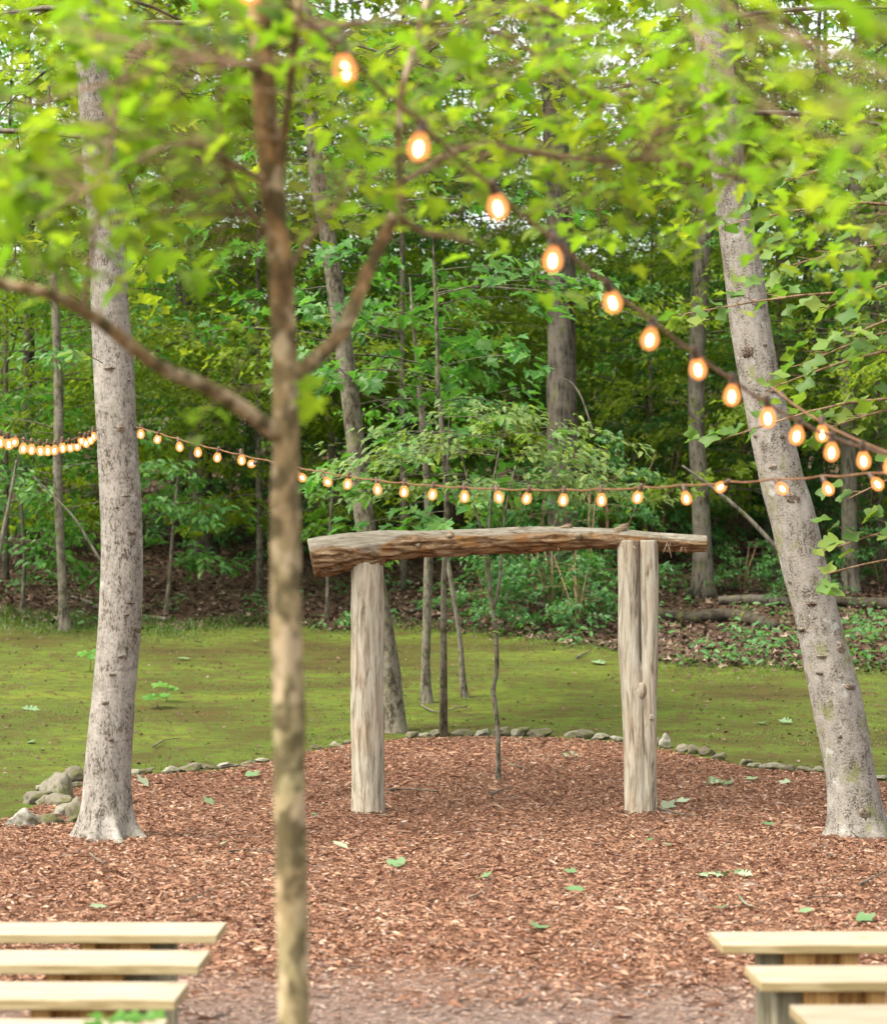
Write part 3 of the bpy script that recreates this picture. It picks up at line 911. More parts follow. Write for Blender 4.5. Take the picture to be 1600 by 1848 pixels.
def big_tree(name, label, px_list, Y, mat, nring, nseg, roots, seed, rough=.03, extra_top=3.0):
    C = trunk_trace(px_list, Y, nring)
    base = C[0, :3].copy(); gz = Hs(base[0], base[1])
    dirn = C[-1, :3] - C[-8, :3]; dirn /= np.linalg.norm(dirn)
    top = [np.array([*(C[-1, :3] + dirn * s), C[-1, 3] * (1 - .12 * s / 3)]) for s in np.linspace(.4, extra_top, 8)]
    zl = np.linspace(-.14, .55, 36)
    up = C[C[:, 2] > gz + .57]
    r1 = float(np.interp(gz + .56, C[:, 2], C[:, 3]))
    low = np.array([[float(np.interp(gz + z, C[:, 2], C[:, 0])), float(np.interp(gz + z, C[:, 2], C[:, 1])), gz + z, float(np.interp(gz + z, C[:, 2], C[:, 3]))] for z in zl])
    C = np.vstack([low, up, top])
    P, R = C[:, :3], C[:, 3]
    th = np.arange(nseg) / nseg * 2 * PI
    T, Nn, B = frames(P)
    zr = P[:, 2] - gz
    ang = th[None] + 0 * zr[:, None]
    # direction of each angle in the horizontal plane
    dx = np.cos(th)[None] * Nn[:, 0:1] + np.sin(th)[None] * B[:, 0:1]
    dy = np.cos(th)[None] * Nn[:, 1:2] + np.sin(th)[None] * B[:, 1:2]
    az = np.arctan2(dy, dx)
    rr = R[:, None] * (1 + rough * 2 * fbm(np.cos(az) * 2.4 + 5, np.sin(az) * 2.4 + 5, zr[:, None] * 1.7, 4, seed))
    rr = rr * (1 + rough * .9 * fbm(np.cos(az) * 14 + 5, np.sin(az) * 14 + 5, zr[:, None] * 9, 3, seed + 3))
    fl = np.zeros_like(rr)
    for a0, wd, amp, hh in roots:
        da = np.abs((az - a0 + PI) % (2 * PI) - PI)
        wz = wd * (1 + 1.6 * np.clip(zr, 0, .5)[:, None])
        fl = np.maximum(fl, amp * np.exp(-(da / wz) ** 2) * np.exp(-(np.clip(zr, -.06, None)[:, None] + .0) / hh))
    fl = fl * (1 + .35 * fbm(np.cos(az) * 5, np.sin(az) * 5, zr[:, None] * 6, 3, seed + 8))
    rr = rr + fl
    V, q, t = tube(P, 1, nseg, True, 0, rr)
    root = empty(name, (base[0], base[1], gz), label, 'tree')
    g = Geo(); g.add(V, q, t)
    o = link('trunk', g.mesh('trunk', mat, True, (base[0], base[1], gz)), root)
    return root, o, P, R

left_tree, _, LP, LR = big_tree('poplar_tree', 'tall straight tree with pale speckled grey bark and flared roots left of the arch',
    [(1519, 146, 244), (1480, 148, 240), (1448, 150, 238), (1400, 152, 237), (1320, 159, 240), (1250, 167, 244), (1170, 174, 251), (1100, 179, 256), (1020, 182, 258), (950, 183, 256),
     (870, 179, 252), (800, 175, 248), (725, 171, 245), (650, 168, 241), (575, 165, 234), (500, 163, 229), (400, 158, 221), (300, 150, 215), (200, 143, 207), (100, 137, 193), (0, 132, 185)],
    16.9, B_LEFT, 220, 72, [(-1.82, .20, .30, .085), (-1.22, .17, .34, .08), (-1.5, .5, .10, .14), (-.28, .22, .15, .10), (3.35, .24, .16, .10), (-2.6, .2, .08, .08), (.9, .3, .12, .1)], 2, .03)
right_tree, _, RP, RR = big_tree('leaning_tree', 'thick mottled grey trunk leaning left at right edge of the mulch bed',
    [(1512, 1490, 1602), (1470, 1493, 1592), (1400, 1490, 1578), (1325, 1476, 1566), (1250, 1460, 1552), (1175, 1446, 1530), (1100, 1432, 1511), (1025, 1412, 1492), (950, 1393, 1474), (875, 1373, 1452), (800, 1357, 1433),
     (725, 1342, 1416), (650, 1328, 1401), (575, 1316, 1388), (500, 1307, 1377), (400, 1294, 1357), (300, 1281, 1344), (200, 1268, 1334), (100, 1256, 1320), (0, 1246, 1310)],
    17.1, B_RIGHT, 200, 64, [(3.1, .3, .06, .07), (-1.9, .3, .07, .06), (-1.0, .35, .08, .07), (.2, .4, .08, .10)], 9, .04)

def big_crown(root, P, mat_w, n, z0, z1, L0, L1, az=None):
    org = np.array(root.location)
    gw, gl = Geo(), Geo()
    def base(z): return np.array([np.interp(z, P[:, 2], P[:, 0]), np.interp(z, P[:, 2], P[:, 1]), z])
    sp = []
    for i in range(n):
        z = z0 + (z1 - z0) * (i + random.random()) / n
        sp.append((z, random.uniform(0, 2 * PI) if az is None or (z > z0 + .9 and i % 4 == 0) else az + rn(.8), random.uniform(L0, L1), random.uniform(-.05, .3)))
    crown(gl, gw, base, sp, .125, TULIP, 9, 7, .02, .42, .25, .3, draw_twigs=True)
    link('branches', gw.mesh('branches', mat_w, True, tuple(org)), root)
    link('crown', gl.mesh('crown', L_TOP, False, tuple(org)), root)
# scars and knots of bark on the two big trunks: raised dark patches
M_SCAR = bark_mat('bark_scar', (.035, .025, .018), (.11, .08, .055), (.22, .185, .15), (1, 1, 1.4), 75, .4, .5, .8)
def scar(tree, px, py, Y, R, w_, h_, amp=.012):
    c = at(px, py, Y)
    # find the trunk axis at this height
    PP = LP if tree is left_tree else RP
    RRr = LR if tree is left_tree else RR
    i = int(np.argmin(np.abs(PP[:, 2] - c[2])))
    ax, r = PP[i], RRr[i]
    off = np.clip((c[0] - ax[0]) / r, -.93, .93)
    a = math.asin(off)
    n = np.array([math.sin(a), -math.cos(a), 0]); tx = np.array([math.cos(a), math.sin(a), 0]); up = np.array([0, 0, 1.0])
    cc = ax + n * r * .985; cc[2] = c[2]
    g = Geo(); K, M = 6, 22
    V = [cc + n * amp * 1.3]
    for k in range(1, K + 1):
        for m in range(M):
            b = m / M * 2 * PI; s = k / K
            j = 1 + .18 * math.sin(2 * b + px) * s + .28 * random.uniform(-1, 1)
            u_, v_ = w_ * .46 * s * j * math.cos(b), h_ * .34 * s * j * math.sin(b)
            aa = u_ / r
            pos = ax + (np.array([math.sin(a + aa), -math.cos(a + aa), 0])) * (r * 1.0 + amp * (1 - s ** 2) * random.uniform(.4, 1.4) - .012 * (s > .95))
            pos[2] = c[2] + v_
            pos[0] += (PP[min(i + 3, len(PP) - 1)][0] - PP[i - 3][0]) / max(1e-6, PP[min(i + 3, len(PP) - 1)][2] - PP[i - 3][2]) * v_
            V.append(pos)
    V = np.array(V)
    t = [(0, 1 + m, 1 + (m + 1) % M) for m in range(M)]
    q = [(1 + (k - 1) * M + m, 1 + k * M + m, 1 + k * M + (m + 1) % M, 1 + (k - 1) * M + (m + 1) % M) for k in range(1, K) for m in range(M)]
    g.add(V, np.array(q), np.array(t))
    link('bark_scar', g.mesh('bark_scar', M_SCAR, True, tuple(tree.location)), tree)
for px, py, w_, h_ in [(205, 765, .09, .10), (225, 958, .11, .05), (222, 1088, .07, .035), (215, 1110, .05, .03), (236, 1138, .13, .06), (206, 1187, .06, .035), (190, 1220, .06, .03), (176, 1272, .07, .05), (183, 655, .09, .05), (218, 676, .04, .025), (198, 912, .03, .03), (188, 1340, .05, .03), (215, 890, .08, .025), (240, 765, .04, .05)]:
    scar(left_tree, px, py, 16.4, .16, w_, h_)
for px, py, w_, h_ in [(1350, 632, .12, .13), (1382, 620, .05, .05), (1412, 787, .06, .05), (1367, 785, .05, .06), (1395, 842, .08, .06), (1430, 895, .15, .13), (1398, 705, .14, .04), (1428, 1050, .05, .04), (1465, 1090, .10, .06), (1450, 1137, .12, .05), (1485, 1185, .09, .04), (1520, 1170, .13, .14), (1535, 1240, .10, .08), (1480, 1215, .06, .04), (1516, 1330, .05, .05), (1372, 545, .16, .14), (1562, 1470, .13, .13)]:
    scar(right_tree, px, py, 16.9, .16, w_, h_)
# a little sprig on the left trunk and two at the leaning trunk
single = {}
def leaf_data(kind, mat, fold, droop):
    key = (kind, mat.name, fold, droop)
    if key not in single:
        tpl = {'maple': MAPLE, 'tulip': TULIP, 'oval': ELL, 'oak': OAK}[kind]
        V, t = curl(tpl, fold, droop)
        single[key] = mesh('leaf', V, t, mat, smooth=True)
    return single[key]
def add_leaf(parent, pos, d, nrm, size, kind, mat, fold=.3, droop=.25, name='leaf'):
    d = Vector(d).normalized(); n = Vector(nrm); b = n.cross(d)
    if b.length < 1e-4: b = Vector((1, 0, 0)).cross(d)
    b.normalize(); n = d.cross(b)
    M = Matrix((d, b, n)).transposed().to_4x4()
    M.translation = Vector(pos)
    o = bpy.data.objects.new(name, leaf_data(kind, mat, fold, droop)); COL.objects.link(o)
    if parent is not None:
        o.parent = parent
        M.translation = Vector(pos) - parent.location
    o.matrix_basis = M @ Matrix.Scale(size, 4)
    return o
def rn(s): return random.gauss(0, s)
def sprig(parent, p0, p1, nleaf, size, kind, mat, twig=True, spread=.9, br=.004):
    p0 = np.array(p0); p1 = np.array(p1)
    if twig:
        g = Geo(); mid = (p0 + p1) / 2 + np.array([0, 0, .05 * np.linalg.norm(p1 - p0)])
        g.tube(resample(np.array([p0, mid, p1]), 6), np.linspace(br, br * .4, 6), 5)
        link('twig', g.mesh('twig', B_TWIG, True, tuple(parent.location)), parent)
    ax = p1 - p0
    for k in range(nleaf):
        t = .3 + .7 * (k + .5) / nleaf
        p = p0 + ax * t + np.array([rn(.01), rn(.02), rn(.012)])
        a = math.atan2(ax[1], ax[0]) + (1 if k % 2 else -1) * random.uniform(.3, 1.2) * spread
        add_leaf(parent, p, (math.cos(a), math.sin(a), rn(.25) - .15), (rn(.35), rn(.3) - .45, 1), size * random.uniform(.7, 1.2), kind, mat)
sprig(left_tree, at(185, 655, 16.4), at(125, 630, 16.2), 5, .12, 'tulip', L_TUL_O)
sprig(right_tree, at(1540, 1160, 16.9), at(1572, 1140, 16.8), 4, .09, 'tulip', L_TUL_O)

# ------------------------------------------------------------------ foliage generator
def crown(g_leaf, g_wood, base, specs, leaf_size, tpl, twigs=7, leaves=9, wood_r=.02, tilt=.45, fold=.35, droop=.3, bias=(0, -.25), draw_twigs=False, toneb=(2, 2), twl=.42, up0=.25, seedtone=None):
    """specs: list of (z0, azimuth, length, rise) branches starting on the stem function base(z)"""
    for z0, a, L, rise in specs:
        s = base(z0)
        u = np.linspace(0, 1, 7)
        side = rn(.15)
        P = np.stack([s[0] + L * u * np.cos(a + side * u), s[1] + L * u * np.sin(a + side * u), s[2] + L * (rise * u - .28 * u ** 2)], 1)
        g_wood.tube(P, wood_r * (L / 2.5) * np.linspace(1, .2, 7), 4, False)
        nt = max(3, int(twigs * (.6 + .4 * L / 2.5)))
        ut = np.concatenate([rng.uniform(.22, 1, nt - 1), [1.0]])
        sg = rng.choice([-1, 1], nt)
        ta = a + side * ut + sg * rng.uniform(.35, 1.15, nt); ta[-1] = a + side
        tl = L * twl * (1.25 - .75 * ut) * rng.uniform(.6, 1.2, nt)
        tb = np.stack([np.interp(ut, u, P[:, k]) for k in range(3)], 1)
        td = np.stack([np.cos(ta), np.sin(ta), rng.normal(-.02, .16, nt)], 1)
        if draw_twigs:
            for k in range(nt):
                g_wood.tube(np.array([tb[k], tb[k] + td[k] * tl[k] * .5, tb[k] + td[k] * tl[k] + np.array([0, 0, -.06 * tl[k]])]), wood_r * .25 * np.array([1, .7, .3]), 3, False)
        n = nt * leaves
        tw = np.repeat(np.arange(nt), leaves)
        ul = rng.uniform(.1, 1.08, n)
        pos = tb[tw] + td[tw] * (tl[tw] * ul)[:, None] + rng.normal(0, .035, (n, 3)) * np.array([1, 1, 1.1]) * (leaf_size / .1)
        pos[:, 2] -= .06 * tl[tw] * ul ** 2
        la = ta[tw] + rng.choice([-1, 1], n) * rng.uniform(.2, 1.3, n)
        ld = np.stack([np.cos(la), np.sin(la), rng.normal(-.25, .3, n)], 1)
        nr = np.stack([rng.normal(bias[0], tilt, n) + .25 * np.cos(a), rng.normal(bias[1], tilt, n) + .25 * np.sin(a), np.full(n, 1.0)], 1)
        V, T, k = leaf_field(pos, ld, nr, leaf_size * rng.uniform(.65, 1.2, n), tpl, fold, droop)
        tone = np.clip(rng.beta(*toneb, n) + rn(.08), 0, 1)
        g_leaf.add(V, None, T, np.repeat(tone, k))

def copy_thing(root, loc, rz, sc, label=None):
    r = root.copy(); COL.objects.link(r)
    r.location = loc; r.rotation_euler = (0, 0, rz); r.scale = (sc, sc, sc)
    if label: r['label'] = label
    for ch in list(root.children):
        c = ch.copy(); COL.objects.link(c); c.parent = r
        for gch in ch.children:
            d = gch.copy(); COL.objects.link(d); d.parent = c
    return r

# crowns of the two big trees
big_crown(left_tree, LP, B_MID, 44, 4.6, 8.3, 1.0, 3.4, PI / 2)
big_crown(right_tree, RP, B_MID, 40, 4.9, 8.3, 1.0, 3.4, PI / 2)

# ---- far trees: variants copied through the wood
def far_variant(idx, height, r0, lean, nb, z_lo, leafmat, barkmat, ls=.12, tpl=STAR, twigs=8, leaves=10, lmax=3.4):
    k = np.linspace(0, 1, 14)
    ph = rng.uniform(0, 6)
    SP = np.stack([lean * k ** 1.2 * height * .1 + .12 * np.sin(3 * k + ph) * k * 2, .08 * np.cos(4 * k + ph) * k * 2, k * height - .3 * (k == 0)], 1)
    SR = r0 * (1 - .8 * k) * (1 + .35 * np.exp(-k * 40))
    gw = Geo(); gl = Geo()
    gw.tube(SP, SR, 12, True)
    def base(z):
        return np.array([np.interp(z, SP[:, 2], SP[:, i]) for i in range(2)] + [z])
    sp = []
    for b in range(nb):
        z = z_lo + (height * .97 - z_lo) * (b + rng.random()) / nb
        f = (z - z_lo) / (height - z_lo)
        L = lmax * (.55 + .75 * math.sin(PI * min(1, f * .8 + .15))) * rng.uniform(.6, 1.15)
        sp.append((z, rng.uniform(0, 2 * PI), L, rng.uniform(.05, .5)))
    crown(gl, gw, base, sp, ls, tpl, twigs, leaves, .012, .5, toneb=(2, 2))
    return gw, gl

variants = []
specs = [(15.5, .19, .3, 52, 1.6, L_FAR, B_DARK), (14, .14, -.5, 46, 1.2, L_FAR, B_MID), (16.5, .24, .2, 50, 2.6, L_FAR, B_DARK), (12.5, .11, .7, 44, .9, L_MID, B_MID), (15, .16, -.2, 50, 1.0, L_MID, B_PALE), (13.5, .09, .2, 44, 2.2, L_TOP, B_MID)]
for i, (hh, r0, ln, nb, zl, lm, bm) in enumerate(specs):
    gw, gl = far_variant(i, hh, r0 * .65, ln, int(nb * 1.3), max(.6, zl * .5), lm, bm, .135, STAR, 14, 14, 3.6)
    variants.append((gw.mesh('trunk', bm, True), gl.mesh('crown', lm)))

far_desc = ['dark trunked tree', 'thin mottled tree', 'stout dark trunked tree', 'leaning young green tree', 'pale trunked tree', 'slim yellow green tree']
def zone(px):
    for lim, txt in ((60, 'at the far left edge'), (150, 'left of the speckled poplar'), (260, 'behind the speckled poplar'), (400, 'right of the speckled poplar'), (540, 'behind the near sapling'), (650, 'above the left arch post'),
                     (800, 'above the left half of the beam'), (960, 'above the middle of the beam'), (1100, 'above the right half of the beam'), (1230, 'above the double post'), (1330, 'right of the arch'), (1480, 'behind the leaning trunk'), (1590, 'right of the leaning trunk')):
        if px < lim: return txt
    return 'at the far right edge'
def row(Y):
    return 'behind the lawn' if Y < 45 else 'at the wood edge' if Y < 53 else 'inside the wood' if Y < 61 else 'deep in the wood' if Y < 78 else 'farthest back'
used_labels = {}
def single_out(label, Y):
    if label not in used_labels:
        used_labels[label] = Y
        return label
    new = ('farther ' if Y > used_labels[label] else 'nearer ') + label
    if new in used_labels: new = 'farthest ' + label
    used_labels[new] = Y
    return new
def far_tree(px, Y, var, rz, sc):
    x = (px - 800) / F * Y
    z = Hs(x, Y)
    r = empty('forest_tree', (x, Y, z), single_out(far_desc[var] + ' ' + row(Y) + ', ' + zone(px), Y), 'tree', 'trees standing in the wood behind the lawn', rz)
    r.scale = (sc, sc, sc)
    link('trunk', variants[var][0], r); link('crown', variants[var][1], r)
    return r
lay = []
for px, Y in [(230, 39), (470, 40), (730, 40), (870, 44), (1180, 43), (1400, 41), (1590, 42), (10, 41), (1660, 40), (600, 43)]:
    far_tree(px, Y, 5, random.uniform(0, 2 * PI), random.uniform(.9, 1.1) * (.7 if 860 < px < 1330 else 1))
for px, Y, v in [(40, 47, 0), (190, 52, 1), (330, 46, 2), (470, 50, 4), (590, 58, 0), (700, 49, 3), (850, 54, 1), (930, 62, 0), (1110, 56, 4), (1190, 50, 1), (1370, 47, 2), (1480, 53, 0), (1600, 48, 4), (1700, 55, 1), (-80, 54, 3),
                 (120, 66, 0), (280, 70, 1), (420, 64, 0), (560, 72, 2), (680, 66, 1), (790, 74, 0), (1020, 72, 1), (1250, 66, 0), (1420, 70, 2), (1560, 64, 0), (1680, 70, 1), (-20, 62, 1),
                 (60, 84, 0), (240, 88, 2), (430, 82, 1), (640, 90, 0), (820, 86, 2), (1000, 92, 1), (1170, 84, 0), (1350, 88, 2), (1530, 82, 1)]:
    far_tree(px + rn(8), Y + rn(1), v, random.uniform(0, 2 * PI), random.uniform(.9, 1.12) * ((.66 if 860 < px < 1330 else 1) if Y < 51 else (.62 if 860 < px < 1330 else .8) if Y < 60 else .58 if Y < 80 else .45))

for px, Y, sc in [(640, 45, .6), (770, 46, .62), (960, 44.5, .5), (1070, 46, .58), (1230, 47, .6), (1340, 44.5, .62), (1500, 46, .6), (430, 46, .62)]:
    far_tree(px, Y, 3 if sc > .59 else 5, random.uniform(0, 2 * PI), sc)

# far wood that reads as one mass, beyond the last trees one can tell apart
def far_mass(n):
    y = rng.uniform(96, 125, n); x = rng.uniform(-.22, .22, n) * y
    z = H(x, y) + rng.beta(1.2, 2.2, n) * 6
    keep = vnoise(x * .35, z * .35, y * .1, 71) > -.25
    x, y, z = x[keep], y[keep], z[keep]; n = len(x)
    a = rng.uniform(0, 2 * PI, n)
    d = np.stack([np.cos(a), np.sin(a), rng.normal(-.2, .3, n)], 1)
    nr = rng.normal(0, .5, (n, 3)) + np.array([0, -.4, 1])
    V, T, k = leaf_field(np.stack([x, y, z], 1), d, nr, rng.uniform(.25, .5, n), STAR)
    o = link('distant_wood', mesh('distant_wood', V, T, L_FAR, np.repeat(rng.beta(2, 2, n), k)))
    tag(o, 'far off mass of green woodland closing the view between the trunks', 'woodland', kind='stuff')
far_mass(42000)

# ---- named trunks one can pick out in the photograph
def traced_tree(name, label, pts, Y, mat, leafmat, base_px, brs, ls=.12, tpl=STAR, top=4.0, nseg=14, twigs=8, leaves=9, draw=False, tilt=.45, toneb=(2, 2), rough=.05, seed=1, group=None, twl=.42, cat='tree', wood_r=.013):
    """pts: (x, y, width px) from base upward"""
    C = []
    for x, y, wpx in pts:
        p = at(x, y, Y); C.append([*p, wpx / 2 * Y / F])
    C = resample(np.array(C), 40)
    gz = Hs(C[0, 0], C[0, 1])
    d = C[-1, :3] - C[-6, :3]; d /= np.linalg.norm(d)
    if top > 0:
        C = np.vstack([C, [np.array([*(C[-1, :3] + d * s), C[-1, 3] * max(.15, 1 - .8 * s / top)]) for s in np.linspace(.3, top, 8)]])
    C = np.vstack([[[C[0, 0], C[0, 1], gz - .15, C[0, 3] * 1.25]], C])
    zz = C[:, 2] - gz
    P, R = C[:, :3], C[:, 3] * (1 + .3 * np.exp(-np.clip(zz, 0, None) / .15))
    th = np.arange(nseg) / nseg * 2 * PI
    rr = R[:, None] * (1 + 2 * rough * fbm(np.cos(th)[None] * 1.5 + 0 * zz[:, None], np.sin(th)[None] * 1.5 + 0 * zz[:, None], zz[:, None] * 1.5, 3, seed))
    V, q, t = tube(P, 1, nseg, True, 0, rr)
    root = empty(name, (P[0, 0], P[0, 1], gz), label, cat, group)
    g = Geo(); g.add(V, q, t)
    org = tuple(root.location)
    link('trunk', g.mesh('trunk', mat, True, org), root)
    if brs:
        gw, gl = Geo(), Geo()
        def base(z):
            return np.array([np.interp(z, P[:, 2], P[:, 0]), np.interp(z, P[:, 2], P[:, 1]), z])
        crown(gl, gw, base, [(gz + b[0],) + tuple(b[1:]) for b in brs], ls, tpl, twigs, leaves, wood_r, tilt, draw_twigs=draw, toneb=toneb, twl=twl)
        link('branches', gw.mesh('branches', mat, True, org), root)
        link('crown', gl.mesh('crown', leafmat, False, org), root)
    return root

def brs(n, z0, z1, L0, L1, rise=(.05, .45), az=None):
    out = []
    for i in range(n):
        z = z0 + (z1 - z0) * (i + random.random()) / n
        a = random.uniform(0, 2 * PI) if az is None else az[0] + random.uniform(-1, 1) * az[1]
        out.append((z, a, random.uniform(L0, L1), random.uniform(*rise)))
    return out

traced_tree('oak_tree', 'tall straight dark furrowed trunk standing in the wood above the right half of the beam', [(1020, 1050, 64), (1016, 900, 58), (1014, 760, 54), (1013, 600, 52), (1012, 480, 50), (1008, 380, 48), (1000, 200, 46), (994, 0, 44)], 38.5, B_DARK, L_FAR, None, brs(18, 6.5, 14, 1.5, 3.0), .12, STAR, 4, 18, rough=.06, seed=3)
traced_tree('pale_stump_tree', 'pale lichen trunk rising behind the right end of the crossbeam', [(1268, 1054, 40), (1266, 980, 34), (1263, 900, 32), (1256, 760, 30), (1258, 620, 31), (1266, 480, 32), (1282, 330, 30), (1300, 150, 28)], 39, B_PALE, L_MID, None, brs(24, 3.8, 12, 1.5, 3.0), .12, STAR, 4, seed=5)
traced_tree('grey_tree', 'grey brown trunk in the wood just right of the leaning tree', [(1534, 1066, 32), (1532, 960, 29), (1531, 860, 28), (1530, 760, 28), (1533, 600, 28), (1540, 400, 26), (1548, 150, 24)], 39.5, B_PALE, L_MID, None, brs(22, 3.6, 12, 1.5, 3.0), .12, STAR, 4, seed=7)
traced_tree('maple_tree', 'mottled slender trunk bending left with its foot behind the left arch post', [(712, 1330, 40), (706, 1230, 36), (692, 1130, 34), (672, 1020, 34), (656, 930, 35), (640, 790, 34), (622, 640, 33), (604, 520, 31), (590, 420, 29), (574, 330, 28), (562, 200, 26), (552, 40, 24)], 25, B_MID, L_MID, None, brs(22, 3.3, 8.2, 1.2, 2.4), .14, MAPLE, 3.0, twigs=7, leaves=8, draw=True, seed=9)
traced_tree('dark_leaning_tree', 'dark trunk half hidden by leaves between the speckled poplar and the near sapling', [(372, 1010, 46), (362, 880, 44), (356, 760, 42), (352, 620, 42), (348, 500, 42), (338, 400, 40), (326, 290, 38), (318, 180, 36), (312, 60, 34)], 44, B_DARK, L_FAR, None, brs(26, 3.4, 14, 1.5, 3.2), .12, STAR, 4, seed=11)
traced_tree('young_tree', 'thin brown trunk at the lawn edge left of the speckled poplar', [(118, 1154, 26), (114, 1080, 17), (108, 960, 16), (104, 850, 17), (106, 760, 18), (104, 660, 16), (100, 560, 15), (96, 420, 13)], 35.5, B_MID, L_MID, None, brs(20, .9, 3.0, .8, 1.9) + brs(24, 3.0, 8.5, 1.0, 2.4), .15, ELL, 3, draw=True, seed=13)
traced_tree('beech_tree', 'slim grey trunk seen high up between near sapling and dark oak', [(792, 1030, 30), (788, 900, 27), (786, 760, 25), (785, 600, 24), (786, 480, 23), (784, 330, 22), (780, 120, 20)], 46, B_PALE, L_FAR, None, brs(26, 2.8, 13, 1.3, 3.0), .12, STAR, 4, seed=15)
traced_tree('slim_tree', 'slender dark trunk standing in the wood behind the leaning tree', [(1452, 1010, 22), (1450, 900, 20), (1448, 780, 19), (1452, 640, 19), (1458, 480, 18), (1466, 300, 16)], 45, B_DARK, L_FAR, None, brs(26, 2.8, 12, 1.3, 3.0), .12, STAR, 4, seed=17)

traced_tree('leafy_sapling', 'leafy sapling with big fresh leaves at the left edge of the bank', [(40, 1100, 8), (44, 1020, 7), (40, 940, 6), (36, 870, 5)], 37, B_MID, L_MID, None, brs(16, .8, 2.6, .6, 1.4, (.0, .25)), .16, ELL, .5, 8, leaves=7, draw=True, seed=31)
traced_tree('leafy_sapling', 'leafy sapling with big fresh leaves between the poplar and the near sapling', [(300, 1100, 8), (306, 1040, 7), (312, 960, 6), (318, 890, 5)], 37, B_MID, L_MID, None, brs(13, .7, 2.3, .6, 1.3, (.0, .25)), .16, ELL, .5, 8, leaves=7, draw=True, seed=33)
traced_tree('leafy_sapling', 'bright leafy sapling on the bank just left of the left arch post', [(590, 1100, 7), (592, 1020, 6), (596, 940, 5), (600, 880, 4)], 37, B_MID, L_FAR, None, brs(10, 1.0, 2.6, .5, 1.0, (.0, .25)), .15, ELL, .5, 8, leaves=7, draw=True, seed=35)
# saplings on the lawn and in the bed
traced_tree('thin_sapling', 'thin mossy sapling stem on the lawn seen through the arch, left of two', [(770, 1276, 20), (768, 1200, 16), (770, 1120, 16), (772, 1040, 17), (774, 960, 15), (770, 860, 13), (760, 740, 11)], 27.5, B_MID, L_MID, None, brs(14, 2.2, 4.6, .7, 1.4), .09, ELL, 1.5, 10, draw=True, seed=19)
traced_tree('thin_sapling', 'thin crooked sapling stem on the lawn seen through the arch, right of two', [(842, 1270, 12), (836, 1240, 12), (830, 1160, 9), (822, 1100, 9), (812, 1040, 9), (804, 980, 8), (806, 880, 8)], 28, B_MID, L_MID, None, brs(8, 2.6, 3.6, .5, 1.0), .085, ELL, .8, 9, draw=True, seed=21)

# the dogwood growing in the bed: its crown shows above the beam
YD = 21.2
dog = traced_tree('dogwood_sapling', 'slender dogwood in the mulch inside the arch, its flat small leaved crown above the beam', [(900, 1432, 9.4), (899, 1370, 8.6), (898, 1320, 8.6), (893, 1270, 8.6), (889, 1245, 8.6), (896, 1210, 8.6), (895, 1150, 7.8), (890, 1110, 7.0), (884, 1060, 6.2), (880, 1000, 5.5), (884, 930, 4.7), (892, 860, 3.9), (905, 790, 3.1)], YD, B_MID, L_DOG, None, None, top=.2, nseg=10, rough=.08, seed=23)
def dogwood():
    org = np.array(dog.location)
    gz = org[2]
    gw, gl = Geo(), Geo()
    # second leader
    p = [at(889, 1100, YD), at(900, 1060, YD), at(905, 1000, YD), at(912, 920, YD), at(930, 840, YD + .2)]
    gw.tube(resample(np.array(p), 12), np.linspace(.016, .006, 12), 6)
    p = [at(884, 1060, YD), at(868, 960, YD), at(846, 880, YD), at(828, 800, YD)]
    gw.tube(resample(np.array(p), 12), np.linspace(.014, .005, 12), 6)
    def base(z):
        py = 1100 - (z - CAM_H) / YD * F
        return at(884 + np.clip((1000 - py), 0, 300) * .06, py, YD)
    sp = []
    for i in range(24):
        py = random.uniform(735, 900)
        z = at(890, py, YD)[2]
        a = random.choice([0, PI]) + rn(.75)
        L = random.uniform(.6, 1.35) * (1.0 if py > 775 else .55)
        sp.append((z, a, L, random.uniform(.10, .30)))
    crown(gl, gw, base, sp, .09, ELL, 11, 7, .008, .26, .25, .3, (0, -.38), True, (1.8, 1.4), .40)
    for i in range(60):
        pass
    link('branches', gw.mesh('branches', B_MID, True, tuple(org)), dog)
    link('crown', gl.mesh('crown', L_DOG, False, tuple(org)), dog)
    for (x, y) in [(880, 1005), (905, 1000), (862, 1008), (920, 1008), (880, 1070), (888, 1075), (875, 1130), (886, 1140), (900, 1118), (865, 1028), (910, 1025)]:
        q = at(x, y, YD - .05)
        a = random.uniform(0, 2 * PI)
        add_leaf(dog, q, (math.cos(a), math.sin(a), rn(.2)), (rn(.3), -.5, 1), .085, 'oval', L_TUL_O)
dogwood()

# ---- understorey shrubs
shrubs = []
for i in range(4):
    gw, gl = Geo(), Geo()
    hgt = [1.5, 2.2, 1.2, 2.8][i]
    for k in range(5):
        a = rng.uniform(0, 2 * PI); l = rng.uniform(.1, .4) * hgt
        gw.tube(np.array([[0, 0, -.1], [math.cos(a) * l * .4, math.sin(a) * l * .4, hgt * .5], [math.cos(a) * l, math.sin(a) * l, hgt * .95]]), [.018, .012, .005], 5)
    def base(z): return np.array([rn(.12), rn(.12), z])
    crown(gl, gw, base, [(rng.uniform(.15, 1) * hgt, rng.uniform(0, 2 * PI), rng.uniform(.5, 1.2), rng.uniform(0, .4)) for _ in range(int(16 + 9 * hgt))], [.10, .11, .08, .11][i], [STAR, STAR, ELL, STAR][i], 7, 8, .012, .4, draw_twigs=False, toneb=(2, 2.2))
    lm = [L_DARK, L_DARK, L_MID, L_DARK][i]
    shrubs.append((gw.mesh('stems', B_TWIG, True), gl.mesh('foliage', lm)))
shrub_desc = ['low dark green bush', 'shoulder high dark bush', 'small leaved fresh green bush', 'tall dark green bush']
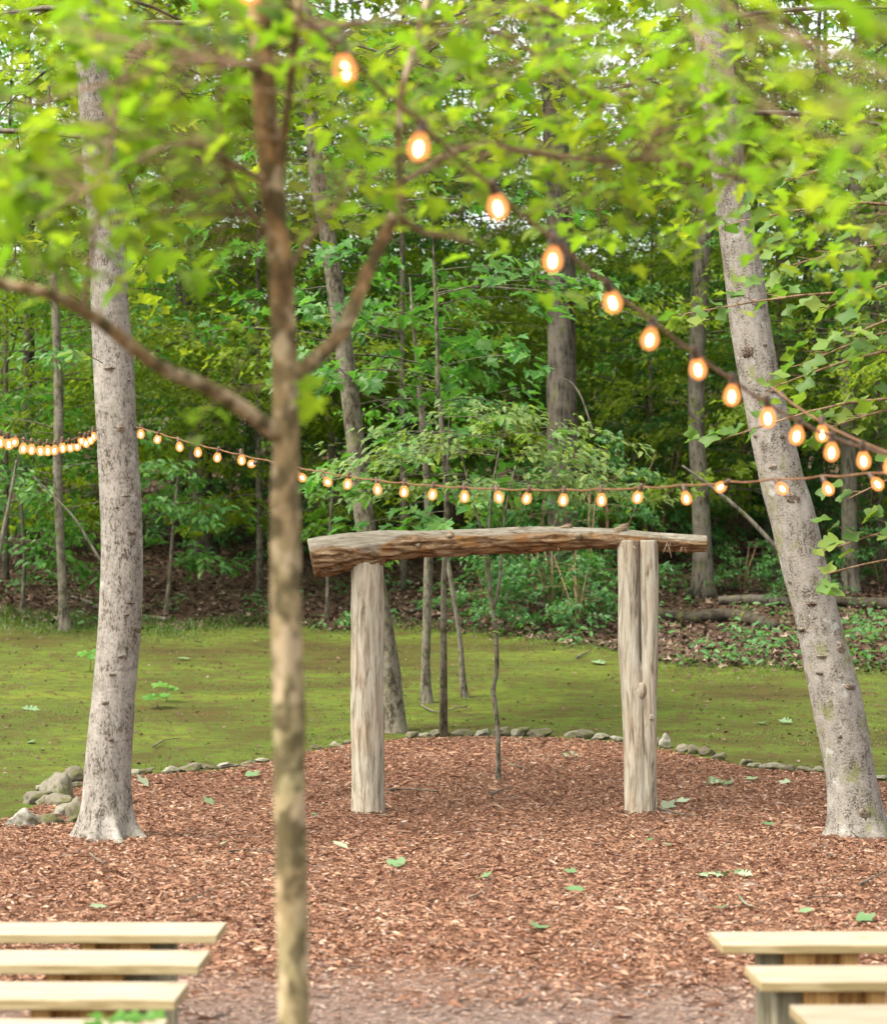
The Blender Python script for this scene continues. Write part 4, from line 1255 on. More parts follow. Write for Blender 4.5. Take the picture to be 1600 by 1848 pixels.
def shrub(px, Y, v, sc):
    x = (px - 800) / F * Y
    r = empty('understorey_bush', (x, Y, Hs(x, Y)), single_out(shrub_desc[v] + (' low on the bank, ' if Y < 38 else ' on the bank, ' if Y < 44 else ' inside the wood, ') + zone(px), Y), 'bush', 'understorey bushes on the bank behind the lawn', random.uniform(0, 6.3))
    r.scale = (sc, sc, sc)
    link('stems', shrubs[v][0], r); link('foliage', shrubs[v][1], r)
for px, Y, v, sc in [(-10, 43, 1, 1), (420, 44, 3, .8), (250, 45, 3, 1), (70, 45, 3, 1), (520, 44, 3, .9), (600, 43, 1, .8), (690, 44, 3, .9), (960, 37, 1, .9), (1000, 35.5, 0, 1.0), (1060, 36.5, 1, 1), (1100, 38, 3, .9), (920, 39, 3, .8),
                     (1040, 34.8, 0, .8), (1180, 42, 3, 1.0), (1100, 43, 3, 1.1), (960, 44, 3, 1.1), (820, 45, 3, 1.0), (1330, 44, 3, 1.0), (1400, 46, 3, 1.1), (1240, 46, 3, 1.1), (1560, 43, 1, 1), (1590, 40, 0, 1), (1490, 45, 3, 1), (1340, 39, 0, .6), (1460, 38, 0, .6), (880, 35.6, 0, .7), (160, 46, 3, 1.2), (380, 47, 3, 1.2), (640, 48, 3, 1.2), (1000, 49, 3, 1.2), (1150, 50, 3, 1.3), (1550, 50, 3, 1.2)]:
    shrub(px, Y, v, sc)

# ---- fallen logs and leaning dead branches on the bank
def fallen(name, label, pts, n=40, mat=None, cat='log', seed=0, sink=.0):
    C = []
    for x, y, wpx in pts:
        p = gp(x, y + wpx * .35); Y = p[1]; r = wpx / 2 * Y / F
        C.append([p[0], Y, Hs(p[0], Y) + r * .8 - sink, r])
    C = resample(np.array(C), n)
    V, q, t = log_mesh(name, C[:, :3], C[:, 3], 14, mat, .1, seed)
    org = C[0, :3]
    g = Geo(); g.add(V, q, t)
    o = link(name, g.mesh(name, mat or B_LOG, True, org), None, tuple(org))
    return tag(o, label, cat)
fallen('fallen_log', 'mossy rotting fallen log on the bank right of the double post', [(1185, 1112, 22), (1250, 1116, 24), (1310, 1112, 26), (1350, 1118, 26), (1400, 1132, 18)], mat=B_LOG, seed=1)
fallen('fallen_log', 'dark fallen log lying on the bank left of the leaning tree', [(1295, 1085, 16), (1360, 1084, 19), (1430, 1087, 19)], mat=B_DARK, seed=2)
fallen('fallen_log', 'grey fallen log lying on the bank right of the leaning tree', [(1500, 1086, 20), (1560, 1090, 22), (1660, 1096, 22)], mat=B_LOG, seed=3)
fallen('fallen_branch', 'pale fallen branch across the leaf litter seen through the arch, slanting up to right', [(740, 1104, 9), (800, 1094, 13), (860, 1078, 12), (945, 1062, 10)], mat=B_PALE, cat='branch', seed=4)
fallen('fallen_branch', 'short grey fallen branch lying behind the dogwood stem', [(905, 1080, 9), (950, 1087, 10), (1000, 1098, 8)], mat=B_PALE, cat='branch', seed=5)
fallen('fallen_branch', 'long mossy fallen branch above the rotting log on the bank', [(1190, 1060, 7), (1260, 1058, 8), (1340, 1064, 8), (1430, 1072, 7)], mat=B_LOG, cat='branch', seed=6)
fallen('fallen_branch', 'grey branch lying on leaf litter right behind the speckled poplar', [(130, 1078, 6), (160, 1088, 8), (200, 1106, 8), (300, 1118, 7)], mat=B_PALE, cat='branch', seed=7)
def dead_stem(label, pts, Y, mat):
    C = resample(np.array([[*at(x, y, Y), wpx / 2 * Y / F] for x, y, wpx in pts]), 16)
    org = C[0, :3]; g = Geo(); g.tube(C[:, :3] - org, C[:, 3], 7)
    tag(link('dead_branch', g.mesh('dead_branch', mat, True), None, tuple(org)), label, 'branch')
dead_stem('bare pale dead branch slanting down to the leaning trunk', [(1410, 1000, 9), (1350, 935, 8), (1285, 880, 6), (1230, 840, 4)], 34, B_PALE)
dead_stem('thin bare dead stem slanting behind the speckled poplar', [(200, 1040, 6), (165, 985, 5), (130, 930, 4), (60, 860, 3)], 32, B_PALE)
dead_stem('pale bare stem leaning at the left edge of the wood', [(-4, 1010, 9), (8, 950, 8), (18, 900, 6), (30, 830, 4)], 34, B_PALE)
dead_stem('bare forked twig rising above the dogwood crown', [(1070, 780, 4), (1050, 720, 4), (1030, 690, 3), (1008, 682, 2)], 24, B_PALE)

# ------------------------------------------------------------------ edging stones
def stone_mesh(seed, sx, sy, sz, sub=3):
    import bmesh
    bm = bmesh.new(); bmesh.ops.create_icosphere(bm, subdivisions=sub, radius=1)
    V = np.array([v.co[:] for v in bm.verts])
    # a few flat cuts make it a broken field stone
    r_ = np.random.default_rng(seed)
    for _ in range(11):
        n = r_.normal(0, 1, 3); n /= np.linalg.norm(n); h = r_.uniform(.5, .85)
        dd = V @ n - h
        V = V - np.clip(dd, 0, None)[:, None] * n * .85
    V = V + (fbm(V[:, 0] * 2.0 + seed, V[:, 1] * 2.0, V[:, 2] * 2.0, 4, seed) * .34)[:, None] * V
    V *= np.array([sx, sy, sz])
    for v, c in zip(bm.verts, V): v.co = c
    me = bpy.data.meshes.new('edging_stone'); bm.to_mesh(me); bm.free()
    me.polygons.foreach_set('use_smooth', np.full(len(me.polygons), True))
    me.materials.append(M_STONE)
    return me
def stone(px, py, wpx, hpx, label, seed):
    """px, py = foot of the stone"""
    p = gp(px, py)
    sc = p[1] / F
    me = stone_mesh(seed, wpx * .60 * sc, wpx * .46 * sc, hpx * .66 * sc, 4)
    o = link('edging_stone', me, None, (p[0], p[1], p[2] + hpx * .22 * sc), (rn(.1), rn(.1), random.uniform(-.5, .5)))
    return tag(o, label, 'stone', 'field stones edging the mulch bed')
big = [(45, 1492, 48, 32, 'rounded mossy stone at the far left of the pile beside the poplar'), (92, 1488, 38, 20, 'pale low stone between the mossy stone and the poplar roots'),
       (112, 1446, 52, 44, 'largest grey stone in the pile left of the speckled poplar'), (72, 1448, 46, 22, 'flat mossy stone at the left end of the pile by the poplar'), (118, 1456, 44, 26, 'tilted brown green stone in front of the largest stone of the pile'),
       (136, 1408, 36, 24, 'brown square stone behind the pile, touching the poplar'), (142, 1420, 24, 12, 'small oval tan stone against the left side of the poplar'), (122, 1472, 40, 24, 'ribbed grey stone low in the pile next to the poplar'),
       (142, 1478, 26, 36, 'mossy upright stone leaning on the poplar trunk'), (78, 1426, 14, 12, 'small pale round stone on top of the pile'), (140, 1488, 34, 16, 'low grey slab stone in front of the pile by the poplar roots'), (88, 1452, 26, 18, 'dark brown stone in the middle of the pile by the poplar')]
for k, s in enumerate(big): stone(s[0] - 4, s[1] + 2, s[2] * 1.28, s[3] * 1.35, s[4], 100 + k)
ordn = ['first', 'second', 'third', 'fourth', 'fifth', 'sixth', 'seventh', 'eighth', 'ninth', 'tenth', 'eleventh', 'twelfth', 'thirteenth', 'fourteenth', 'fifteenth']
rowA = [(247, 1398, 22, 14), (264, 1397, 28, 16), (310, 1394, 30, 13), (340, 1392, 34, 15), (356, 1388, 30, 16), (380, 1388, 26, 11), (412, 1384, 30, 12), (448, 1380, 24, 9), (474, 1376, 26, 10)]
for k, (x, y, a, b) in enumerate(rowA): stone(x, y, a, b, f'low pale edging stone, {ordn[k]} one to the right of the speckled poplar', 200 + k)
rowB = [(572, 1352, 24, 9), (604, 1347, 24, 9), (626, 1343, 20, 10), (742, 1332, 28, 15), (768, 1330, 24, 10), (796, 1329, 40, 16), (838, 1328, 36, 16), (868, 1328, 28, 15), (908, 1328, 36, 18), (936, 1328, 38, 18), (973, 1329, 44, 19), (1032, 1329, 26, 14), (1056, 1332, 38, 19), (1084, 1334, 30, 13), (1114, 1338, 26, 12)]
for k, (x, y, a, b) in enumerate(rowB): stone(x, y, a, b, f'mossy edging stone seen through the arch, {ordn[k]} one from the left', 300 + k)
stone(1186, 1346, 16, 20, 'dark upright stone touching the right side of the double post', 401)
stone(1200, 1350, 24, 27, 'pale pointed upright stone beside the right arch post', 402)
rowC = [(1234, 1356, 30, 16), (1254, 1360, 30, 20), (1274, 1364, 26, 20), (1298, 1374, 28, 19), (1345, 1380, 20, 14), (1362, 1384, 24, 10), (1390, 1389, 36, 17), (1410, 1390, 20, 14), (1427, 1393, 24, 17), (1450, 1394, 36, 15), (1478, 1396, 22, 14), (1590, 1408, 26, 12)]
for k, (x, y, a, b) in enumerate(rowC): stone(x, y, a, b, f'rounded edging stone, {ordn[k]} one right of the pale pointed stone', 500 + k)

# ------------------------------------------------------------------ fallen leaves and twigs on the mulch
def ground_leaf(px, py, size, kind, label, cluster=1, mat=L_FALL_O):
    p = gp(px, py)
    z = float(HM(p[0], p[1])) if p[1] < bed_edge(p[0]) else p[2]
    if cluster == 1:
        a = random.uniform(0, 2 * PI)
        o = add_leaf(None, (p[0], p[1], z + .025), (math.cos(a), math.sin(a), rn(.15)), (rn(.25), -.45 + rn(.15), 1), size, kind, mat, .3, -.1, 'fallen_leaf')
        tag(o, label, 'leaf', 'green leaves fallen on the ground')
    else:
        r = empty('fallen_sprig', (p[0], p[1], z), label, 'sprig')
        L = cluster * size * .28
        g = Geo(); g.tube(np.array([[-L / 2, 0, .01], [0, .02, .02], [L / 2, 0, .012]]), [.003, .004, .002], 5)
        link('twig', g.mesh('twig', B_TWIG, True), r)
        for k in range(cluster):
            u = (k + .5) / cluster - .5
            a = (PI / 2 if k % 2 else -PI / 2) + rn(.5)
            add_leaf(r, (p[0] + u * L * .9, p[1] + rn(.015), z + .03 + random.random() * .02), (math.cos(a), math.sin(a), .1 + rn(.2)), (rn(.3), -.5, 1), size * random.uniform(.8, 1.2), kind, mat, .3, .1)
for a in [(1300, 1424, .10, 'oak', 'pale grey green leaf sprig lying on mulch left of the leaning trunk', 9), (1295, 1592, .09, 'oak', 'long pale leaf sprig lying on the mulch in the right foreground', 11), (1030, 1374, .08, 'oak', 'faded leaf sprig lying on mulch just inside the stone edging', 6)]:
    ground_leaf(a[0], a[1], a[2], a[3], a[4], a[5])
for x, y, s, k, l in [(730, 1571, .13, 'tulip', 'pale blue green fallen leaf standing up on mulch below the left post'), (628, 1544, .14, 'oval', 'long whitish fallen leaf beside the near sapling trunk'), (1055, 1620, .13, 'oval', 'curled fallen leaf on the mulch in the middle foreground'),
                      (1298, 1652, .10, 'tulip', 'green fallen leaf behind the right benches, left of a pair'), (1348, 1646, .13, 'tulip', 'green fallen leaf behind the right benches, right of a pair'), (1440, 1660, .09, 'oval', 'small pale leaf behind the right front bench'),
                      (1545, 1672, .10, 'tulip', 'green leaf just over the back edge of the right front bench'), (975, 1688, .11, 'tulip', 'green fallen leaf on the open aisle between benches'), (1194, 1467, .12, 'tulip', 'pale green leaf lying just right of the double post foot'),
                      (1220, 1455, .12, 'tulip', 'dark green fallen leaf right of the double post'), (1210, 1535, .12, 'oval', 'whitish fallen leaf in front of the double post'), (1168, 1529, .09, 'oval', 'thin yellow green leaf in front of the double post'),
                      (1345, 1415, .11, 'tulip', 'green leaf lying beside the pale sprig near the edging'), (1425, 1418, .10, 'tulip', 'green leaf lying on mulch left of the leaning trunk base'), (267, 1424, .13, 'tulip', 'curled dark green leaf right of the poplar trunk'),
                      (443, 1408, .13, 'tulip', 'pale leaf on mulch between poplar and near sapling'), (385, 1458, .10, 'tulip', 'small green leaf on mulch right of the poplar'), (430, 1433, .08, 'tulip', 'grey green leaf on mulch midway left of the near sapling'),
                      (160, 1651, .12, 'oval', 'pale leaf lying behind the left benches'), (400, 1533, .09, 'oval', 'tan leaf on mulch right of the poplar roots'), (135, 1462, .16, 'oak', 'pale curled leaf lying on the lawn beside the stone pile'),
                      (1395, 1500, .09, 'tulip', 'blue green leaf lying on mulch left of the leaning trunk foot'), (880, 1592, .10, 'tulip', 'thin green leaf lying on the mulch below the dogwood'), (1040, 1587, .08, 'tulip', 'grey green leaf lying on the mulch right of centre'), (565, 1478, .09, 'oval', 'small pale leaf between near sapling and left post'), (840, 1538, .06, 'tulip', 'tiny green leaf on mulch inside the arch'),
                      (1375, 1310, .20, 'oak', 'pale torn leaf lying on the lawn left of the leaning trunk'), (1430, 1308, .18, 'oak', 'dark fallen leaf on the lawn beside the pale torn leaf'), (38, 1282, .22, 'oak', 'blue green fallen leaf on the lawn at the left edge'), (365, 1165, .2, 'oval', 'pale oval leaf on the lawn near the bank'), (342, 1193, .2, 'oval', 'whitish leaf on the lawn below the pale oval leaf'), (58, 1344, .18, 'oval', 'small pale leaf on the lawn behind the stone pile'), (1090, 1202, .3, 'oak', 'brown curled leaf on the lawn behind the double post')]:
    ground_leaf(x, y, s, k, l)
def twig(pts, wpx, label):
    C = []
    for x, y in pts:
        p = gp(x, y); z = float(HM(p[0], p[1])) if p[1] < bed_edge(p[0]) else p[2]
        C.append([p[0], p[1], z + .022 + random.uniform(0, .015)])
    C = resample(np.array(C), 10); org = C[0]
    g = Geo(); g.tube(C - org, wpx / 2 * org[1] / F * np.linspace(1, .4, 10), 6)
    tag(link('fallen_twig', g.mesh('fallen_twig', B_PALE, True), None, tuple(org)), label, 'twig', 'bare twigs lying on the ground')
for pts, wd, l in [([(412, 1550), (450, 1546), (500, 1549)], 3.5, 'dark straight twig on mulch left of the near sapling'), ([(330, 1640), (375, 1622), (410, 1610)], 3, 'pale twig on mulch behind the left benches'), ([(162, 1555), (178, 1570), (196, 1576)], 4, 'grey twig lying in front of the poplar roots'),
                   ([(1182, 1472), (1215, 1478), (1255, 1484)], 4, 'pale twig at the foot of the double post'), ([(845, 1640), (868, 1630), (880, 1615)], 3.5, 'curved twig on mulch in the centre foreground'), ([(1455, 1636), (1490, 1630), (1530, 1632)], 3, 'thin twig behind the right front bench'),
                   ([(1550, 1610), (1580, 1598), (1598, 1590)], 5, 'forked pale twig at the right edge of the bed'), ([(885, 1446), (905, 1436), (927, 1432)], 4, 'pale twig lying by the dogwood foot'), ([(920, 1388), (940, 1395), (950, 1398)], 4, 'short grey twig right of the dogwood stem'), ([(700, 1437), (740, 1435), (790, 1437)], 4, 'straight pale twig right of the left post'),
                   ([(395, 1392), (430, 1390), (455, 1392)], 5, 'grey stick lying along the edging stones left of near sapling'), ([(760, 1276), (790, 1290), (845, 1278)], 4, 'curved pale twig at the feet of the thin saplings'), ([(276, 1353), (300, 1340), (325, 1338)], 4, 'dark twig on the lawn right of the poplar'), ([(1040, 1190), (1052, 1185), (1066, 1178)], 5, 'short pale stick on the lawn beyond the arch'), ([(1190, 1490), (1450, 1530), (1460, 1533)], .1, '')]:
    if l: twig(pts, wd, l)
# the small patch of darker mulch is set in the chip tones
# seedling at the bottom edge, between the benches
def seedling(px, py, Y, n, size, label, kind='tulip'):
    p = at(px, py, Y); gz = Hs(p[0], p[1])
    r = empty('seedling', (p[0], p[1], gz), label, 'seedling')
    g = Geo(); g.tube(np.array([[0, 0, -.03], [.01, .01, (p[2] - gz) * .5], [0, 0, p[2] - gz]]), [.006, .005, .003], 6)
    link('stem', g.mesh('stem', B_TWIG, True), r)
    for k in range(n):
        a = k / n * 2 * PI + rn(.3)
        add_leaf(r, (p[0] + .3 * size * math.cos(a), p[1] + .3 * size * math.sin(a), p[2] + rn(.01)), (math.cos(a), math.sin(a), .15 + rn(.2)), (rn(.2), -.5, 1), size * random.uniform(.8, 1.15), kind, L_GREEN_O, .25, .35)
L_GREEN_O = leaf_mat('leaf_seedling', [(0, (.06, .17, .02)), (1, (.10, .24, .03))], .45, per_object=True)
seedling(197, 1838, 6.35, 6, .055, 'bright green seedling poking up over the nearest left bench, left of two')
seedling(256, 1836, 6.30, 6, .055, 'bright green seedling poking up over the nearest left bench, right of two')
seedling(283, 1258, 27.0, 7, .14, 'small leafy seedling growing on the lawn right of the poplar')
seedling(300, 1238, 27.6, 5, .12, 'pale leafy seedling growing on lawn behind the small one')
seedling(162, 1180, 30.5, 6, .14, 'green seedling beside the left edge of the poplar trunk')

# ------------------------------------------------------------------ string lights
def bulb_meshes():
    def lathe(prof, n):
        V = np.array([[r * math.cos(a), r * math.sin(a), z] for r, z in prof for a in np.arange(n) / n * 2 * PI])
        m = len(prof)
        q = np.array([[i*n+j, i*n+(j+1) % n, (i+1)*n+(j+1) % n, (i+1)*n+j] for i in range(m-1) for j in range(n)])
        return V, q
    gl = Geo(); gl.add(*lathe([(.0115, -.033), (.013, -.038), (.019, -.048), (.0245, -.062), (.0255, -.072), (.0235, -.083), (.017, -.093), (.008, -.0985), (.0005, -.1)], 14))
    so = Geo(); so.add(*lathe([(.0005, .004), (.008, .003), (.0115, -.004), (.0115, -.026), (.0122, -.028), (.0122, -.036), (.0005, -.0365)], 12))
    fi = Geo(); fi.add(*lathe([(.0005, -.054), (.005, -.058), (.0078, -.066), (.0078, -.076), (.005, -.084), (.0005, -.088)], 8))
    return gl.mesh('bulb', M_GLASS, True, tone=False), so.mesh('socket', M_SOCKET, True, tone=False), fi.mesh('filament', M_FIL, True, tone=False)
BM = bulb_meshes()
def light_string(label, bulbs, depth, extra_start=(), extra_end=(), rise=40, cord_r=.0038, smooth=2):
    """bulbs: centre pixels in order; depth(px) -> distance"""
    C = np.array([at(x, y, depth(x)) for x, y in bulbs])
    top = np.array([at(x, y - rise * 5.0 / depth(x), depth(x)) for x, y in bulbs])
    A = top.copy()
    for _ in range(smooth):
        A[1:-1] = (A[:-2] + 2 * A[1:-1] + A[2:]) / 4
    full = [at(x, y, depth(x)) for x, y in extra_start] + list(A) + [at(x, y, depth(x)) for x, y in extra_end]
    org = C.mean(axis=0)
    r = empty('light_string', tuple(org), label, 'string lights', 'strings of amber bulbs over the clearing')
    g = Geo()
    full = np.array(full)
    pts = []
    for a, b in zip(full[:-1], full[1:]):
        L = np.linalg.norm(b - a)
        for u in np.linspace(0, 1, 7)[:-1]:
            p = a + (b - a) * u; p = p + np.array([0, 0, -.05 * L * 4 * u * (1 - u) * .5]); pts.append(p)
    pts.append(full[-1])
    pts = np.array(pts) - org
    g.tube(pts, cord_r, 6)
    k = np.arange(len(pts))
    off = np.stack([0 * k, np.cos(k * 1.6), np.sin(k * 1.6)], 1) * cord_r * .9
    g.tube(pts + off, cord_r * .75, 5)
    link('cord', g.mesh('cord', M_CORD, True), r)
    for c, a in zip(C, A):
        d = c - a; d /= np.linalg.norm(d)
        q = Vector((-d[0], -d[1], -d[2])).to_track_quat('Z', 'Y')
        p = c - d * .070
        b = link('bulb', BM[0], r, tuple(p - org)); b.rotation_mode = 'QUATERNION'; b.rotation_quaternion = q
        link('socket', BM[1], b); link('filament', BM[2], b)
def inv(x0, d0, x1, d1):
    return lambda x: 1.0 / (1 / d0 + (1 / d1 - 1 / d0) * (x - x0) / (x1 - x0))
near = [(450, -20), (622, 127), (755, 267), (898, 375), (997, 470), (1105, 546), (1172, 613), (1259, 667), (1320, 715), (1385, 755), (1437, 787), (1500, 817), (1558, 832), (1606, 843)]
light_string('near string of large blurred amber bulbs sweeping down from top left to right edge', near, inv(622, 5.2, 1600, 8.8), [(300, -220)], [(1800, 880)], 44, .005)
light_string('short string with one amber bulb crossing the near string at right edge', [(1483, 784), (1640, 850)], inv(1400, 9.5, 1600, 9.0), [(1395, 700)], [(1800, 900)], 40, .0045, 0)
far = [(254, 784), (284, 793), (324, 807), (357, 817), (392, 826), (436, 831), (454, 837), (545, 862), (591, 870), (627, 874), (681, 884), (729, 888), (780, 893), (838, 897), (900, 898), (950, 900), (1016, 903), (1085, 903), (1150, 898), (1238, 900), (1300, 879), (1411, 882), (1494, 883), (1583, 874), (1650, 868)]
light_string('far string of small amber bulbs strung from the poplar across above the arch', far, inv(254, 16.25, 1583, 10.2), [(246, 772)], [(1800, 835)], 42, .0042, 6)
lefts = [(-14, 792), (0, 799), (16, 802), (26, 798), (42, 810), (57, 812), (73, 814), (86, 814), (98, 813), (113, 809), (127, 808), (139, 806), (147, 796), (155, 800), (163, 795), (168, 789)]
light_string('dense string of amber bulbs running from the left edge to the poplar trunk', lefts, inv(0, 13.5, 168, 16.3), [(-60, 760)], [(176, 776)], 40, .0042, 6)

# ------------------------------------------------------------------ tulip tree reaching in from the right
def tulip_tree():
    Y0 = 15.5
    b = at(1800, 1500, Y0); gz = Hs(b[0], b[1])
    r = empty('tulip_tree', (b[0], b[1], gz), 'tulip tree with large lobed leaves on boughs reaching in from the right edge', 'tree')
    org = np.array([b[0], b[1], gz])
    g = Geo()
    P = np.stack([np.full(12, b[0]) - .02 * np.arange(12), np.full(12, b[1]), gz + np.linspace(-.1, 6.5, 12)], 1)
    g.tube(P, np.linspace(.12, .05, 12), 12); link('trunk', g.mesh('trunk', B_MID, True, tuple(org)), r)
    gb = Geo(); nleaf = 0
    boughs = [((1790, 560), (1240, 565), 15.0, 13), ((1790, 640), (1390, 700), 14.6, 12), ((1790, 720), (1280, 800), 15.6, 9), ((1790, 470), (1420, 480), 14.4, 10), ((1800, 760), (1470, 780), 15.2, 7), ((1790, 980), (1470, 1000), 15.0, 7), ((1790, 1050), (1490, 1035), 14.8, 5), ((1790, 400), (1330, 400), 15.4, 10), ((1790, 580), (1500, 620), 14.3, 9), ((1800, 860), (1530, 900), 15.0, 5), ((1790, 300), (1400, 330), 14.6, 9), ((1790, 520), (1480, 560), 14.8, 9), ((1790, 600), (1440, 660), 15.1, 8)]
    for (x0, y0), (x1, y1), Y, n in boughs:
        p0 = np.array([b[0], b[1], at(x0, y0, Y0)[2]]); p1 = at(x1, y1, Y)
        mid = (p0 + p1) / 2 + np.array([0, 0, .12])
        C = resample(np.array([p0, mid, p1]), 9)
        gb.tube(C, np.linspace(.016, .003, 9), 5)
        for k in range(n):
            u = .25 + .75 * (k + random.random()) / n
            q = np.array([np.interp(u, np.linspace(0, 1, 9), C[:, i]) for i in range(3)])
            ang = math.atan2(p1[1] - p0[1], p1[0] - p0[0]) + random.choice([-1, 1]) * random.uniform(.2, 1.3)
            tip = q + np.array([math.cos(ang), math.sin(ang), rn(.3)]) * random.uniform(.08, .22)
            gb.tube(np.array([q, tip]), [.0035, .0015], 4, False)
            for s in range(2):
                if nleaf >= 250: break
                nleaf += 1
                a2 = ang + rn(.8)
                add_leaf(r, tip + np.array([rn(.04), rn(.04), rn(.04)]), (math.cos(a2), math.sin(a2), rn(.25) - .2), (rn(.3), -.55 + rn(.3), 1), random.uniform(.085, .145), 'tulip', L_TUL_O, .42, .4)
    link('boughs', gb.mesh('boughs', B_TWIG, True, tuple(org)), r)
tulip_tree()

# a young maple between the near sapling and the dogwood: lobed leaves above the beam
traced_tree('young_maple', 'young maple with broad layered leaves above the left half of the beam', [(800, 1040, 10), (806, 940, 9), (800, 820, 9), (790, 700, 8), (788, 600, 7), (784, 500, 6)], 24.5, B_MID, L_MID, None, brs(30, 2.0, 4.9, .6, 1.6, (.05, .35)), .165, MAPLE, .6, 9, 5, 5, True, .4, (2.4, 2), seed=27)

# ------------------------------------------------------------------ near maple sapling
def near_maple():
    Y0 = 5.5
    pts = [(1900, 498, 570), (1848, 499, 562), (1700, 496, 560), (1550, 494, 556), (1420, 491, 554), (1300, 489, 552), (1180, 487, 548), (1060, 486, 546), (930, 487, 544), (800, 489, 543), (690, 488, 540), (600, 487, 536), (500, 482, 532), (400, 473, 522), (300, 462, 512), (200, 454, 503), (100, 449, 497), (0, 445, 492)]
    C = trunk_trace(pts, Y0, 150)
    C[:, 3] *= .9
    gz = Hs(C[0, 0], Y0)
    d0 = C[0].copy(); 
    low = [[d0[0] + .002, Y0, z, d0[3] * k] for z, k in ((gz - .05, 1.35), (gz + .05, 1.15), (gz + .25, 1.05))]
    low = [l for l in low if l[2] < C[0, 2] - .02]
    dirn = C[-1, :3] - C[-6, :3]; dirn /= np.linalg.norm(dirn)
    top = [np.array([*(C[-1, :3] + dirn * s), C[-1, 3] * (1 - .22 * s)]) for s in np.linspace(.2, 2.4, 9)]
    C = np.vstack([low, C, top])
    org = np.array([C[0, 0], Y0, gz])
    r = empty('maple_sapling', tuple(org), 'blurred near maple sapling with forked limbs and yellow green leaves in front of everything', 'tree')
    zz = C[:, 2]
    th = np.arange(28) / 28 * 2 * PI
    rr = C[:, 3:4] * (1 + .20 * fbm(np.cos(th)[None] * 1.3 + 0 * zz[:, None], np.sin(th)[None] * 1.3 + 0 * zz[:, None], zz[:, None] * 11, 4, 77))
    g = Geo(); g.add(*tube(C[:, :3], 1, 28, True, 0, rr))
    link('trunk', g.mesh('trunk', B_NEAR, True, tuple(org)), r)
    # limbs traced from the photograph: (px, py, Y, width px)
    limbs = [
        [(515, 790, 5.5, 40), (470, 760, 5.45, 34), (420, 725, 5.4, 31), (360, 693, 5.3, 30), (300, 668, 5.25, 29), (250, 635, 5.2, 28), (200, 595, 5.15, 28), (150, 560, 5.1, 27), (90, 530, 5.05, 25), (0, 512, 5.0, 22), (-120, 490, 4.9, 18), (-300, 430, 4.8, 10)],
        [(520, 690, 5.5, 36), (560, 655, 5.52, 34), (600, 620, 5.55, 32), (632, 570, 5.6, 30), (655, 510, 5.65, 28), (680, 455, 5.7, 26), (705, 400, 5.75, 25), (722, 360, 5.8, 20), (720, 300, 5.85, 14), (722, 180, 5.9, 14), (745, 90, 5.95, 12), (765, 20, 6.0, 11), (790, -90, 6.1, 9)],
        [(500, 340, 5.5, 24), (512, 250, 5.45, 19), (522, 160, 5.4, 17), (533, 70, 5.35, 16), (545, -40, 5.3, 15), (570, -200, 5.2, 10)],
        [(715, 385, 5.8, 16), (760, 418, 5.9, 9), (810, 428, 6.0, 7), (860, 440, 6.1, 5)],
        [(525, 480, 5.5, 12), (560, 430, 5.6, 9), (610, 365, 5.7, 8), (640, 330, 5.75, 6), (700, 290, 5.8, 4)],
        [(480, 420, 5.5, 13), (420, 330, 5.3, 9), (400, 240, 5.2, 7), (395, 120, 5.1, 6)],
        [(150, 565, 5.1, 14), (170, 420, 5.0, 8), (200, 260, 4.95, 8), (225, 130, 4.9, 7), (290, 60, 4.85, 5)],
        [(480, 330, 5.5, 14), (330, 260, 5.0, 9), (180, 330, 4.8, 6), (60, 400, 4.6, 5)],
        [(470, 120, 5.5, 16), (350, 110, 5.1, 9), (200, 150, 4.8, 7), (40, 190, 4.5, 5)],
        [(722, 330, 5.85, 12), (850, 265, 6.3, 12), (960, 275, 6.7, 13), (1080, 290, 7.0, 11), (1200, 290, 7.2, 7), (1330, 320, 7.4, 5)],
        [(500, 60, 5.5, 16), (700, 40, 6.0, 10), (900, 60, 6.5, 8), (1050, 170, 7.0, 6), (1180, 250, 7.3, 4)],
        [(490, -40, 5.5, 18), (800, -60, 5.2, 12), (1200, -20, 4.4, 10), (1420, 60, 3.9, 8), (1650, 150, 3.5, 6)],
        [(490, -60, 5.5, 16), (760, -30, 6.2, 10), (990, 20, 7.2, 9), (1000, 100, 7.4, 8), (1040, 140, 7.5, 6), (1080, 180, 7.6, 4)],
        [(1200, -20, 4.4, 7), (1320, 140, 4.2, 5), (1450, 230, 4.0, 4), (1600, 280, 3.8, 3)],
        [(490, -80, 5.5, 16), (1000, -120, 7.5, 10), (1350, -20, 8.6, 8), (1560, 220, 8.9, 7), (1640, 420, 8.8, 5)],
    ]
    curves = []
    for k, L in enumerate(limbs):
        A = np.array([[*at(x, y, Y), wpx / 2 * Y / F] for x, y, Y, wpx in L])
        A = resample(A, 36)
        g = Geo(); g.tube(A[:, :3], np.clip(A[:, 3] * .9, .0015, None), 10)
        link('limb', g.mesh('limb', B_NEAR if k < 3 else B_TWIG, True, tuple(org)), r)
        curves.append(A)
